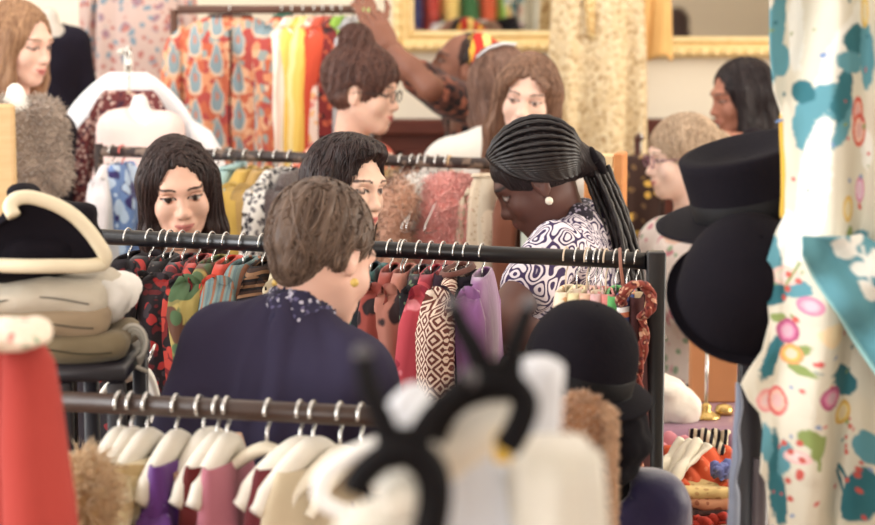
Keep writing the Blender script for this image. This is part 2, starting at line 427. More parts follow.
def hand_prims(w, d, n, curl=.5, g=1.0, thumb=1, spread=.10):
    """palm, four bent fingers and a thumb from wrist w along d, palm facing n"""
    w = Vector(w); d = Vector(d).normalized(); n = Vector(n); n = (n - d * n.dot(d)).normalized(); s = d.cross(n)
    Rm = np.array([list(s), list(d), list(n)]).T
    P = [ell(w + d * .045 * g, (.038 * g, .052 * g, .015 * g), Rm, .012), cap(w - d * .03 * g, w + d * .02 * g, .024 * g, .022 * g, .015)]
    for i, (o, l) in enumerate(((.029, .95), (.010, 1.05), (-.010, 1.0), (-.028, .8))):
        p = w + d * (.085 - .006 * abs(i - 1)) * g + s * o * g * thumb; a = curl * .5; dd = (d + s * o * thumb * spread * 25 * .4).normalized()
        for L_, r0, r1 in ((.040, .0092, .0085), (.026, .0085, .0078), (.021, .0078, .0065)):
            dv = (dd * math.cos(a) + n * math.sin(a)).normalized(); q = p + dv * L_ * l * g
            P.append(cap(p, q, r0 * g, r1 * g, .004)); p = q; a += curl
    p = w + d * .022 * g + s * .026 * g * thumb; a = .5
    for L_, r0, r1 in ((.042, .014, .0105), (.032, .0100, .0090), (.024, .0090, .0070)):
        dv = (s * thumb * math.cos(a) + d * math.sin(a) + n * .35).normalized(); q = p + dv * L_ * g
        P.append(cap(p, q, r0 * g, r1 * g, .006)); p = q; a += curl * .4 + .15
    return P

def person(label, hc, hyaw, hpitch=0, hroll=0, byaw=None, broll=0, lean=5, nb=None, g=1.0, fem=True, group=None,
           skin=(222, 178, 155), lip=(190, 95, 90), brow=(70, 48, 38), iris=(45, 30, 25), blush=None,
           hair=None, hairc=((45, 30, 26), (80, 55, 45)), hair_extra=(), hairm_s=(130, 130, 7), top=None, top_m=None, sleeve=1.0, neck_r=.085, neck_drop=0,
           bottom_m=None, arms=None, res=.0045, top_thick=.010, fold=.006, shw=None, full=True, name='person', strand_to=None):
    byaw = hyaw if byaw is None else byaw; blush = blush or tuple(int(v * .86) for v in skin)
    HM = Matrix.Translation(Vector(hc)) @ Matrix.Rotation(R(hyaw), 4, 'Z') @ Matrix.Rotation(R(hpitch), 4, 'X') @ Matrix.Rotation(R(hroll), 4, 'Y')
    BR = Matrix.Rotation(R(byaw), 4, 'Z') @ Matrix.Rotation(R(lean), 4, 'X') @ Matrix.Rotation(R(broll), 4, 'Y')
    Rb = np.array(BR.to_3x3()); S_, Fb, U = Rb[:, 0], -Rb[:, 1], Rb[:, 2]
    hc = np.array(hc)
    NB = np.array(nb) if nb is not None else hc - U * .205 * g - Fb * .025 * g
    root = empty(name, (NB[0], NB[1], 0), label, 'person', group); rM = WM[root]
    shw = (shw or (.165 if fem else .19)) * g
    def B(s, f, u): return NB + S_ * s * g + Fb * f * g + U * u * g
    pel = B(0, .0, -.50); pel[2] = max(min(pel[2], 1.02), .80)
    nr = (.047 if fem else .056) * g
    hp = xf(HM, (0, .022 * g, -.05 * g)); chinb = xf(HM, (0, .0, -.075 * g))
    neck = [cap(B(0, .0, -.02), hp, nr * 1.1, nr, .03)]
    torso = [ell(B(0, .01, -.19), (shw * .86, .103 * g, .19 * g), Rb, .05), ell((B(0, 0, -.36) * .8 + pel * .2), (.125 * g, .09 * g, .15 * g), Rb, .06),
             ell(pel, (.165 * g, .118 * g, .14 * g), np.array(Matrix.Rotation(R(byaw), 3, 'Z')), .06),
             cap(B(-shw / g * .8, -.01, -.055), B(shw / g * .8, -.01, -.055), .05 * g, None, .05), cap(B(0, -.015, .0), B(shw / g * .75, -.01, -.045), .042 * g, .045 * g, .04), cap(B(0, -.015, .0), B(-shw / g * .75, -.01, -.045), .042 * g, .045 * g, .04)]
    if fem: torso += [ell(B(s * .075, .085, -.215), (.058 * g, .05 * g, .06 * g), Rb, .04) for s in (-1, 1)]
    arms = arms or {}; ap = {}; hands = []
    for key, s in (('L', 1), ('R', -1)):
        A = arms.get(key, {}); sh = B(s * shw / g, -.005, -.065)
        if 'sh' in A: sh = np.array(A['sh'])
        el = np.array(A['el']) if 'el' in A else sh + (S_ * s * .05 - Fb * .03) * g - np.array([0, 0, .27 * g])
        wr = np.array(A['wr']) if 'wr' in A else el + Fb * .10 * g - np.array([0, 0, .22 * g])
        fd = (wr - el) / np.linalg.norm(wr - el)
        ap[key] = (sh, el, wr)
        hands += [hand_prims(wr, A.get('hd', fd), A.get('hn', tuple(-S_ * s)), A.get('curl', .35), g, A.get('th', s))]
    armp = []
    for sh, el, wr in ap.values():
        armp += [cap(sh, el, .052 * g, .039 * g, .035), cap(el, (el + wr) / 2, .039 * g, .036 * g, .02), cap((el + wr) / 2, wr, .036 * g, .024 * g, .02)]
    legs = []; yR = np.array(Matrix.Rotation(R(byaw), 3, 'Z'))
    for s in (-1, 1):
        hip = pel + yR @ np.array([s * .088, 0, -.05]) * g; an = np.array([hip[0], hip[1], .085]) + yR @ np.array([s * .01, .03, 0]); kn = (hip + an) / 2 + yR @ np.array([0, -.015, .01])
        legs += [cap(hip, kn, .082 * g, .054 * g, .04), cap(kn, (kn + an) / 2, .052 * g, .05 * g, .02), cap((kn + an) / 2, an, .05 * g, .034 * g, .02),
                 ell(an + yR @ np.array([0, -.06, -.045]), (.04, .12, .035), yR, .03)]
    HP, HS, EY = head_prims(HM, g, fem)
    # head meshed fine in its own frame, body coarse, hands fine: together one skin
    mb = MB(); fr = HM.inverted()
    Hi = np.array([.11, .14, .15]) * g; zc = -.135 * g
    cut = {}
    Lp, LS, LE = head_prims(Matrix.Identity(4), g, fem); nk = [cap(xf(fr, neck[0][1]), xf(fr, neck[0][2]), nr * 1.1, nr, .03)]
    V, Q = sdf_mesh(Lp + nk, res, sub=LS, lo=np.array([-.12, -.14, zc - res]), hi=Hi)
    # eyeballs fill the sockets
    for s in (-1, 1):
        c = np.array([s * .031, -.0685, .004]) * g; d = V - c; dist = np.linalg.norm(d, axis=1); r = .0148 * g
        m = (dist < r) & (V[:, 1] < -.06 * g); V[m] = c + d[m] / np.maximum(dist[m], 1e-6)[:, None] * r
    C = head_colour(V / g, skin, lip, brow, iris, blush)
    Vw = V @ np.array(HM.to_3x3()).T + np.array(HM.translation)
    inv = np.array(rM.inverted().to_3x3()); toL = lambda v: v - np.array(rM.translation)
    mb.add(toL(Vw), Q.tolist(), C)
    Hz = np.array(HM.to_3x3())[:, 2]
    def bodycut(F, P):   # above the lower edge of the head piece the body lattice is empty
        q = (P - hc) @ Hz; rad = np.linalg.norm((P - hc) - q[..., None] * Hz, axis=-1); return np.where((q > zc + res * .5) & (rad < .12 * g) & (q < .2), .2, F)
    bp = neck + torso + armp + (legs if full else [])
    V, Q = sdf_mesh(bp, .0095, fn=bodycut); mb.add(toL(V), Q.tolist(), np.tile(lin(skin)[:3], (len(V), 1)))
    for h in hands:
        V, Q = sdf_mesh(h, .0042); mb.add(toL(V), Q.tolist(), np.tile(lin(skin)[:3], (len(V), 1)))
    mb.build('body', vcol(.5, .35, .06), root)
    # clothes
    def garment(nm, prims, mat, infl, sub=(), h=.0085, fs=9, fa=fold, cutf=None, seed=3):
        V, Q = sdf_mesh(prims, h, sub=sub, infl=infl, fn=cutf); V = smooth_v(V, Q, 1); N = normals(V, Q)
        a = np.arctan2((V - NB) @ S_, (V - NB) @ Fb)
        f = (fbm(np.stack([a * 1.1, (V[:, 2]) * 2.2 + a * .3, V[:, 0] * .8], -1), 2.2, seed, 2) - .5) * 2 + (fbm(V, fs, seed + 5, 2) - .5) * 1.2
        V = V + N * (np.abs(f) ** .8 * np.sign(f) * fa)[:, None]
        m = MB(); m.add(toL(V), Q.tolist()); return m.build(nm, mat, root)
    if top_m:
        pr = list(torso)
        for sh, el, wr in ap.values():
            if sleeve > 0:
                t = min(sleeve, 1); e2 = sh + (el - sh) * t; pr.append(cap(sh, e2, .055 * g, (.055 - .012 * t) * g, .035))
            if sleeve > 1:
                t = min(sleeve - 1, 1); e2 = el + (wr - el) * t; pr.append(cap(el, e2, .044 * g, (.044 - .012 * t) * g, .02))
        sub = [cap(B(0, .03 + neck_drop * .3, -.0 - neck_drop), B(0, .0, .12), neck_r * g * .92, neck_r * g, .012)] if neck_r else []
        garment(top or 'shirt', pr, top_m, top_thick * g, sub)
    if full:
        garment('trousers', legs[:3] + legs[4:7] + [torso[2]], bottom_m or cloth((40, 40, 52)), .014, cutf=lambda F, P: np.where(P[..., 2] > pel[2] + .06, np.maximum(F, P[..., 2] - pel[2] - .06), F))
        m = MB()
        for l in (legs[3], legs[7]):
            V, Q = sdf_mesh([l], .012, infl=.008); m = MB().add(toL(V), Q.tolist()); m.build('shoe', plain((35, 28, 28), .4), root)
    # hair lives in the head's frame
    if hair is not None:
        prims, sub = hair; hm = hairm(hairc[0], hairc[1], hairm_s)
        V, Q = sdf_mesh([scale_prim(p, g) for p in prims], .0052, sub=[scale_prim(p, g) for p in sub]); V = smooth_v(V, Q, 1); N = normals(V, Q)
        a = np.arctan2(V[:, 0], V[:, 1] - .01); st = fbm(np.stack([np.cos(a) * 3, np.sin(a) * 3, V[:, 2] * 1.2], -1), 6, 5, 2) - .5
        V = V + N * (st * .014)[:, None]; m = MB().add(V, Q.tolist()); ho = m.build('hair', hm, root, HM, local=False)
        strands(prims, sub, g, ho, HM, hairc, strand_to)
    root_info = dict(root=root, HM=HM, B=B, NB=NB, arms=ap, toL=toL, U=U, F=Fb, S=S_, g=g)
    return root_info
def strands(prims, sub, g, ho, HM, hairc, to=None, n=340, steps=22):
    """loose locks combed over the hair surface, from the parting down or towards a knot"""
    q = np.random.default_rng(int(abs(HM.translation[0]) * 1000) + 3)
    def D(P):
        d = np.full(P.shape[:-1], 1.0)
        for p in prims:
            e = pd(p, P); k = p[-1]; h = np.maximum(k - np.abs(d - e), 0) / k; d = np.minimum(d, e) - h * h * k / 4
        return d
    def Gd(P):
        e = .001; return np.stack([(D(P + np.eye(3)[i] * e) - D(P - np.eye(3)[i] * e)) / (2 * e) for i in range(3)], -1)
    c = np.array([0, .018, .036]); dr = q.normal(0, 1, (n, 3)); dr /= np.linalg.norm(dr, axis=1, keepdims=True); dr[:, 2] = np.abs(dr[:, 2]) * (1.2 if to is None else 1) - (0 if to is None else .35); P = c + dr * .13
    if to is None: part = .022; P[: n // 2, 0] = part + q.normal(0, .004, n // 2); P[: n // 2, 1] = q.uniform(-.07, .10, n // 2); P[: n // 2, 2] = .15
    for _ in range(4): P = P - Gd(P) * D(P)[:, None]
    sd = np.where(P[:, 0] > .022, 1., -1.); path = [P.copy()]; jit = q.normal(0, .22, (n, 3)); off = q.uniform(.0, .004, n); ln = q.uniform(.6, 1.1, n)
    for i in range(steps):
        if to is None: t = np.stack([sd * (.9 if i < 5 else .05), np.where(P[:, 1] > .03, .35, -.1) * (i < 6), np.full(n, -.25 if i < 3 else -1.0)], -1)
        else: t = np.array(to) - P
        t = t + jit * (.6 if i > 3 else 1); N = Gd(P); N /= np.linalg.norm(N, axis=1, keepdims=True) + 1e-9; t = t - N * (t * N).sum(1, keepdims=True); t /= np.linalg.norm(t, axis=1, keepdims=True) + 1e-9
        P = P + t * .0125 * ln[:, None]
        P = P - Gd(P) * np.clip(D(P) - off * .8, -.01, .01)[:, None]; path.append(P.copy())
        jit += q.normal(0, .10, (n, 3))
    A = np.stack(path, 1); m = MB()
    S = np.stack([pd(s_, A) for s_ in sub], -1).min(-1) if sub else np.ones(A.shape[:2])
    for k in range(n):
        bad = np.where(S[k] < .001)[0]; e = bad[0] if len(bad) else steps + 1
        if e < 5: continue
        L_ = A[k, :e] * g; w0 = q.uniform(.0011, .0026); m.tube(L_, [w0 * (1 - (i / (e - 1)) ** 3 * .8) for i in range(e)], 4, flat=.6)
    if m.n: m.build('lock', hairm(hairc[0], tuple(int(v * 1.12) for v in hairc[1])), ho, HM, local=False)
def scale_prim(p, g):
    if p[0] == 'e': return ('e', p[1] * g, p[2] * g, p[3], p[4])
    return ('c', p[1] * g, p[2] * g, p[3] * g, p[4] * g, p[5])
FACE_OPEN = ell((0, -.108, -.016), (.060, .078, .110), None, .012)
def hair_long(length=.26, part=0, wide=.0, fwd=.0):
    pr = [ell((0, .018, .036), (.084, .100, .090), None, .03)]
    for s in (-1, 1):
        pr += [cap((s * .068, -.015, .03), (s * (.074 + wide), -.02 - fwd, -.10), .026, .028, .03), cap((s * (.074 + wide), -.02 - fwd, -.10), (s * (.080 + wide), -.03 - fwd, -length), .030, .018, .02)]
        pr += [cap((s * .05, .05, 0), (s * .06, .06, -length * .9), .045, .03, .04)]
    pr += [cap((0, .07, 0), (0, .075, -length), .05, .035, .04)]
    return pr, [FACE_OPEN, cap((0, -.03, -.11), (0, -.02, -.25), .055, .06, .01)]
def hair_short(back=-.07):
    return [ell((0, .020, .040), (.083, .098, .088), None, .03), cap((0, .065, -.01), (0, .062, back), .05, .042, .03), cap((.062, .02, .02), (.066, .022, -.02), .022, .014, .02), cap((-.062, .02, .02), (-.066, .022, -.02), .022, .014, .02)], \
           [ell((0, -.105, -.05), (.066, .085, .100), None, .012), ell((.08, .002, -.018), (.016, .018, .026), None, .006), ell((-.08, .002, -.018), (.016, .018, .026), None, .006)]
def hair_up(bun=(0, .05, .14), br=.045, volume=0.0):
    return [ell((0, .018, .036 + volume * .3), (.082 + volume * .5, .100 + volume, .088 + volume), None, .03), ell(bun, (br * 1.1, br, br * .85), None, .02), ell((bun[0] * .5, bun[1] * .8, bun[2] * .75), (br * .7, br * .7, br * .7), None, .03), cap((.06, .05, -.02), (-.06, .05, -.02), .03, None, .03)], \
           [ell((0, -.105, -.045), (.062, .082, .093), None, .012), ell((.08, .0, -.010), (.018, .022, .034), None, .006), ell((-.08, .0, -.010), (.018, .022, .034), None, .006)]
def spectacles(pi, col=(40, 30, 30), r=.021):
    m = MB(); mat = plain(col, .3, .5)
    for s in (-1, 1):
        m.tube([(s * .032 + r * math.cos(a) * 1.1, -.098, .002 + r * .82 * math.sin(a)) for a in np.linspace(0, 2 * PI, 25)], .0017, 6, False)
        m.tube([(s * .055, -.097, .006), (s * .074, -.085, .008), (s * .079, .0, .004), (s * .078, .02, -.01)], .0015, 6)
    m.tube([(-.010, -.099, .006), (0, -.104, .009), (.010, -.099, .006)], .0015, 6)
    o = m.build('spectacles', mat, pi['root'], pi['HM'], local=False); return o
def earring(pi, s=-1, col=(225, 215, 195), r=.006):
    m = MB(); m.lathe([(0.0005, -r), (r * .7, -r * .7), (r, 0), (r * .7, r * .7), (.0005, r)], M=Matrix.Translation(Vector((s * .082, .004, -.045))), n=12)
    m.build('earring', plain(col, .25, .5), pi['root'], pi['HM'], local=False)

# ---------------------------------------------------------------- hanging clothes
class Rail:
    def __init__(s, p0, p1, pxa, pxb): s.a, s.b = Vector(p0), Vector(p1); s.pa, s.pb = pxa, pxb
    def p(s, px):
        lo, hi = -.3, 1.3      # find the spot whose picture column is px
        for _ in range(40):
            m = (lo + hi) / 2; q = s.a.lerp(s.b, m); X = 437.5 + q.x / (q.y * math.cos(PITCH) + (CAM_Z - q.z) * math.sin(PITCH)) * F_PX
            if X < px: lo = m
            else: hi = m
        return s.a.lerp(s.b, (lo + hi) / 2)
    def yaw(s): d = s.b - s.a; return math.atan2(d.y, d.x)
def hook_pts(r, drop, n=14):
    """hook over a rail at the origin, shank running down to -drop; in local XZ"""
    q = [(r * math.cos(a), 0, r * math.sin(a)) for a in np.linspace(R(-12), R(200), n)]
    q += [(-r * .9 + .002, 0, -r * .9), (0, 0, -r * 1.5), (0, 0, -drop)]
    return q
HANG_N = [0]
def hanger(rail, px, yaw, label, kind='wire', W=.20, drop=.06, rr=.016, col=None, tilt=0, group=None, M=None, hthick=.0016, thick=1.0):
    """yaw: degrees between the rail and the hanger's arms; returns the frame of the shoulders"""
    if M is None: M = Matrix.Translation(rail.p(px)) @ Matrix.Rotation(rail.yaw() + R(yaw), 4, 'Z') @ Matrix.Rotation(R(tilt), 4, 'Y')
    if len(label.split()) > 16: label = ' '.join(label.split()[:16])
    root = bpy.data.objects.new('clothes_hanger', None); root.empty_display_size = .02
    base = M @ Matrix.Translation(Vector((0, 0, -drop))); link(root, None, base); tag(root, label, 'hanger', group)
    ha = R(90 - yaw) + PI; hm = MB().tube([(p[0] * math.cos(ha), p[0] * math.sin(ha), p[2]) for p in hook_pts(rr + .0025, drop)], hthick, 6)
    metal = plain(col, .35, .5) if (col and kind == 'wire') else CHROME
    hm.build('hook', metal, root, M, local=False)
    m = MB()
    if kind == 'wire':
        m.tube([(0, 0, 0), (W * .5, 0, -.035), (W * .95, 0, -.085), (W, 0, -.098), (W * .93, 0, -.108), (0, 0, -.110), (-W * .93, 0, -.108), (-W, 0, -.098), (-W * .95, 0, -.085), (-W * .5, 0, -.035), (0, 0, 0)], .0017, 6)
        m.build('shoulder_bar', metal, root)
    else:
        P = []
        for t in np.linspace(-1, 1, 25): P.append((t * W, .018 * (1 - math.cos(t * 1.6)) * 1.0, .004 - .065 * abs(t) ** 1.5 - .01 * (abs(t) > .9)))
        m.tube(P, [thick * (.0075 + .011 * (1 - abs(t) ** 2 * .6)) for t in np.linspace(-1, 1, 25)], 10, flat=.55 if thick == 1 else .95)
        m.build('shoulder_bar', plain(col or (232, 222, 200), .45, .4), root)
        if kind == 'trouser': MB().tube([(-W * .85, .01, -.075), (W * .85, .01, -.075)], .005, 8).build('trouser_bar', plain(col or (232, 222, 200), .45, .4), root)
    return base
def cloth_garment(base, name, label, mat, L=.75, W=.20, T=.035, sleeve=.5, sm=None, flare=1.0, fold=.010, nf=5, seed=0, drop=.06, neckw=.07, collar=None, collar_m=None,
                  cat='clothing', group=None, open_front=False, fur=None, lapel=None, sl_out=.0, srad=.05, lining=None, top_lift=0.012, front=-1):
    """a garment on its hanger: body, sleeves and collar; local X across the shoulders, Z up"""
    g = np.random.default_rng(seed + 100); root = bpy.data.objects.new(name, None); root.empty_display_size = .02; link(root, None, base)
    tag(root, label, cat, group); ph = g.uniform(0, 6.28, 6)
    def body_pt(u, th):      # u: 0 top .. 1 hem
        z = -L * u; s = min(1, (max(z, -drop * 1.4) / (-drop * 1.4))) if z < 0 else 0
        hw = neckw + (W - neckw) * math.sin(s * PI / 2) ** .8; hw *= 1 + (flare - 1) * max(0, u - .1)
        tt = .012 + (T - .012) * min(1, max(0, -z / .10)) ** .7; tt *= 1 + (flare - 1) * u * .8
        c, q = math.cos(th), math.sin(th); e = .75
        x = hw * abs(c) ** e * (1 if c > 0 else -1); y = tt * abs(q) ** e * (1 if q > 0 else -1)
        a = fold * min(1, u * 2.2 + .12); k = sum(math.sin((nf + j * 2) * th + ph[j] + u * (1.2 + j)) / (1 + j * .6) for j in range(3))
        ln = math.hypot(c, q); return (x + c * a * k * .5, y + q * a * k + a * .5 * math.sin(u * 7 + ph[3]), z + top_lift + .004 * math.sin(3 * th + ph[4]) * u * 3)
    us = [0, .01, .02, .035, .05, .075, .10, .13, .17] + list(np.linspace(.22, 1, 18)); n = 56
    rings = [[body_pt(u, 2 * PI * j / n) for j in range(n)] for u in us]
    m = MB(); m.loft(rings, cap=False)
    body = m.build('garment_body', mat, root, mod='solid')
    parts = [(np.array([p for r in rings for p in r]), len(us), n)]
    if sleeve:
        for s in (-1, 1):
            x0 = s * W * .93; z0 = -drop * 1.15 + min(0, top_lift); k = 14; rr = []
            tw = g.uniform(-.02, .02); fy = g.uniform(-.03, .03)
            for i in range(k + 1):
                t = i / k; r = srad * (1 - .32 * t) * (1 if i else .75); cx = x0 + s * (.018 + sl_out * t + .01 * math.sin(t * 3)); cy = fy * t + .01 * math.sin(t * 5 + ph[2]); cz = z0 + .03 - sleeve * t
                rr.append([(cx + r * .62 * math.cos(a) * (1 + .12 * math.sin(5 * a + ph[0] + 4 * t)), cy + r * .85 * math.sin(a) * (1 + .12 * math.sin(4 * a + ph[1] + 3 * t)), cz + (.025 * (1 - t) * (-s * math.cos(a)) if i < 3 else 0)) for a in np.linspace(0, 2 * PI, 21)[:-1]])
            rr.insert(0, [(x0 - s * .01, 0 + .006 * math.sin(a), z0 + .045) for a in np.linspace(0, 2 * PI, 21)[:-1]])
            m = MB().loft(rr, cap=False); m.build('sleeve', sm or mat, root, mod='solid'); parts.append((np.array([p for r in rr for p in r]), len(rr), 20))
    if collar:
        m = MB(); P = [(neckw * 1.02 * math.cos(a), .020 * math.sin(a) - .002, .016 - .008 * (1 + front * -1 * math.sin(a)) * .5) for a in np.linspace(0, 2 * PI, 29)[:-1]]
        rr = [[(x * (1 + .12 * t), y * (1 + .5 * t), z + collar * (.6 * t if t < .5 else .6 - .6 * t)) for (x, y, z) in P] for t in np.linspace(0, 1, 6)]
        m.loft(rr, cap=False); m.build('collar', collar_m or mat, root, mod='solid')
    if lapel:
        for s in (-1, 1):
            m = MB().grid([[(s * (.02 + .05 * w * (1 - abs(2 * t - .7) * .4)), front * (T * (.55 + .35 * t) + .012), .01 - .32 * t) for w in (0, .5, 1)] for t in np.linspace(0, 1, 8)])
            m.build('lapel', lapel, root, mod='solid')
    if open_front:
        m = MB().tube([(0.004 * math.sin(9 * t), front * (T * min(1, .45 + 3 * t) + fold * 2.0), -.03 - t * (L - .06)) for t in np.linspace(0, 1, 24)], .007, 8, flat=.5); m.build('placket', open_front, root)
    if fur:
        c1, c2, cnt, ln = fur
        for V, a, b in parts:
            Q = np.array([(i * b + j, i * b + (j + 1) % b, (i + 1) * b + (j + 1) % b, (i + 1) * b + j) for i in range(a - 1) for j in range(b)])
            m = MB(); N = normals(V, Q); c0 = V.mean(0)
            if ((V - c0) * N).sum() < 0: Q = Q[:, ::-1]
            fuzz(m, V, Q, int(cnt * (1 if b > 30 else .4)), ln, seed=seed); m.build('fur_pile', furm(c1, c2), root)
    return root
def hang(rail, px, yaw, glabel, mat, name='jacket', hlabel=None, kind='wire', W=.20, drop=.06, hdrop=.055, rr=.016, hcol=None, tilt=0, **kw):
    b = hanger(rail, px, yaw, hlabel or ('hanger of the ' + glabel.split(',')[0]), kind, W, hdrop, rr, hcol, tilt, kw.pop('hgroup', None), hthick=kw.pop('hthick', .0016), thick=kw.pop('thick', 1.0))
    return cloth_garment(b, name, glabel, mat, W=W, drop=drop, **kw)

# ================================================================ the room
def struct(name, mb, mat, mod=None):
    o = mb.build(name, mat, smooth=False, mod=mod); o['kind'] = 'structure'; return o
XL, XR, YB, YN, ZC = -5.6, 5.6, 8.4, -5.6, 4.2
wallm = (lambda t: (t.bump(t.noise(t.coords(), 30, 4), .08, .01), t.fin(t.mix(t.noise(t.coords(), 1.2, 3), (236, 226, 204), (226, 216, 198)), .85, .2))[1])(NT('plaster'))
woodm = wood((104, 50, 38), (74, 34, 28), (3, 3, 30), .4)
floorm = (lambda t: (lambda v: t.fin(t.mix(t.step(t.math('FRACT', t.math('MULTIPLY', t.sep(v)[0], 7)), .02, .03), (60, 40, 30), t.mix(t.noise(t.coords((6, 1, 1)), 3, 4), (150, 108, 76), (120, 84, 58))), .45, .4))(t.coords()))(NT('floorboards'))
struct('floor', MB().box((XL, YN, -.1), (XR, YB, 0)), floorm)
struct('ceiling', MB().box((XL, YN, ZC), (XR, YB, ZC + .1)), plain((238, 234, 226), .9, .1))
struct('wall_back', MB().box((XL, YB, 0), (XR, YB + .15, ZC)), wallm)
struct('wall_left', MB().box((XL - .15, YN, 0), (XL, YB, ZC)), wallm)
struct('wall_right', MB().box((XR, YN, 0), (XR + .15, YB, ZC)), wallm)
struct('wall_front', MB().box((XL, YN - .15, 0), (XR, YN, ZC)), wallm)
rail_z = at(600, 122, YB - .05).z
def panelling(x0, x1, mb):
    mb.box((x0, YB - .035, .12), (x1, YB - .002, rail_z)); mb.box((x0, YB - .085, rail_z - .05), (x1, YB - .002, rail_z + .012), .008)
    x = x0 + .1
    while x < x1 - .6:
        mb.box((x, YB - .05, .25), (x + .03, YB - .03, rail_z - .12)); mb.box((x + .5, YB - .05, .25), (x + .53, YB - .03, rail_z - .12)); mb.box((x, YB - .05, rail_z - .15), (x + .53, YB - .03, rail_z - .12)); x += .64
    return mb
struct('trim_panelling', panelling(at(372, 120, YB).x, XR - .01, MB()), woodm)
struct('baseboard_back', MB().box((XL + .01, YB - .06, 0), (XR - .01, YB - .037, .16), .01), woodm)
# windows behind the lights
for k, (c, ax) in enumerate((((-1.5, YN), 'x'), ((2.5, XL), 'y'), ((6.5, XL), 'y'), ((4.2, XR), 'y'))):
    W2 = (2.2, 1.6, 1.2, 2.0)[k]; fr = MB()
    for a, b in ((-W2 - .1, -W2), (W2, W2 + .1), (-.04, .04)):
        if ax == 'x': fr.box((c[0] + a, YN + .002, 1.1), (c[0] + b, YN + .08, 3.9))
        else: fr.box((c[1] + (.002 if c[1] < 0 else -.08), c[0] + a, 1.1), (c[1] + (.08 if c[1] < 0 else -.002), c[0] + b, 3.9))
    for z in (1.1, 3.8):
        if ax == 'x': fr.box((c[0] - W2, YN + .002, z), (c[0] + W2, YN + .08, z + .1))
        else: fr.box((c[1] + (.002 if c[1] < 0 else -.08), c[0] - W2, z), (c[1] + (.08 if c[1] < 0 else -.002), c[0] + W2, z + .1))
    struct('window_%d' % (k + 1), fr, WHITEP)

# ---------------------------------------------------------------- mirrors in gilt frames
def mirror(x0, x1, zb, ztop, wd, label, gm):
    root = empty('wall_mirror', ((x0 + x1) / 2, YB - .002, zb), label, 'mirror', None); O = Vector(WM[root].translation)
    m = MB(); prof = [(0, 0), (0, .05), (.25, .075), (.45, .05), (.6, .045), (.8, .06), (1, .02), (1, 0)]
    cs = [(x0, zb), (x1, zb), (x1, ztop), (x0, ztop)]; sg = [(1, 1), (-1, 1), (-1, -1), (1, -1)]
    rings = [[(cx + sx * wd * t - O.x, -d - .002, cz + sz * wd * t - O.z) for t, d in prof] for (cx, cz), (sx, sz) in zip(cs, sg)]
    rings.append(rings[0]); m.loft(rings, cap=False); m.build('frame', gm, root, smooth=False)
    o = MB(); n = int((x1 - x0) / .045)
    for i in range(n):
        x = x0 + .02 + (x1 - x0 - .04) * i / (n - 1); V, Q = sdf_mesh([ell((x - O.x, -.062, .022), (.021, .016, .017), None, .004)], .006); o.add(V, Q.tolist())
    nz = int((ztop - zb) / .045)
    for i in range(1, nz):
        for x in (x0 + .02, x1 - .02):
            V, Q = sdf_mesh([ell((x - O.x, -.062, .022 + i * .045), (.017, .016, .021), None, .004)], .006); o.add(V, Q.tolist())
    o.build('carved_border', gm, root)
    MB().box((x0 + wd - O.x, -.02, wd), (x1 - wd - O.x, -.012, ztop - zb - wd)).build('glass', NTmirror, root, smooth=False)
NTmirror = NT('silvered_glass').fin((225, 222, 215), .02, .5, 1.0)
a = at(393, 52, YB - .05); b = at(606, 52, YB - .05)
mirror(a.x, b.x, a.z, 3.3, .085, 'left gilt-framed mirror high on the cream wall behind the reaching woman', gilt())
a = at(618, 58, YB - .05); b = at(800, 58, YB - .05)
mirror(a.x, b.x, a.z, 3.3, .085, 'right gilt-framed mirror on the cream wall beside the hanging gold brocade coat', gilt())

# ================================================================ rails and racks
def post(m, p, z0, z1, r=.013, sq=False):
    if sq: m.box((p.x - r, p.y - r, z0), (p.x + r, p.y + r, z1), .003)
    else: m.tube([(p.x, p.y, z0), (p.x, p.y, z1)], r, 12)
def rack(name, label, p0, p1, r, mat, px0, px1, z=None, ends=(1, 1), er=.013, over=(0, 0), sq=False, hgt=0.0, feet=True, bars=()):
    z = (p0.z + p1.z) / 2 if z is None else z; p0 = Vector((p0.x, p0.y, z)); p1 = Vector((p1.x, p1.y, z)); d = (p1 - p0).normalized()
    root = empty(name, (p0.x, p0.y, 0), label, 'clothes rack'); O = WM[root].translation; L = lambda q: Vector(q) - O
    MB().tube([L(p0 - d * over[0]), L(p1 + d * over[1])], r, 16).build('rail', mat, root)
    nrm = Vector((-d.y, d.x, 0))
    for k, (e, q, sg) in enumerate(((ends[0], p0, -1), (ends[1], p1, 1))):
        if not e: continue
        q = L(q) + d * sg * (er + .001)
        m = MB(); post(m, q, .05, z + hgt, er, sq); m.build('upright', mat, root)
        if feet:
            m = MB().tube([q + nrm * .28 + Vector((0, 0, .045 - q.z)), q - nrm * .28 + Vector((0, 0, .045 - q.z))], .014, 10); m.build('foot', mat, root)
            for s in (-1, 1):
                c = q + nrm * .26 * s; MB().lathe([(.003, .0), (.024, .0), (.026, .014), (.024, .028), (.003, .03)], (c.x, c.y, 0.001), 14).build('caster', plain((40, 38, 40), .4), root)
    m = MB().tube([L(p0) + Vector((0, 0, .18 - z)), L(p1) + Vector((0, 0, .18 - z))], .011, 10); m.build('lower_bar', mat, root)
    return Rail(p0, p1, px0, px1)
near = rack('clothes_rack', 'dark brown clothes rack nearest the camera, hung with cream wooden hangers', at(30, 404, 2.88), at(520, 419, 2.72), .0145, plain((64, 44, 36), .42, .5), 30, 520)
mid = rack('clothes_rack', 'black tubular clothes rack in the middle with the long gap-free rail above the navy shoulders', at(72, 235, 3.93), at(646, 261.5, 3.56), .0150, RAILM, 72, 646, hgt=.018, er=.0165, sq=True)
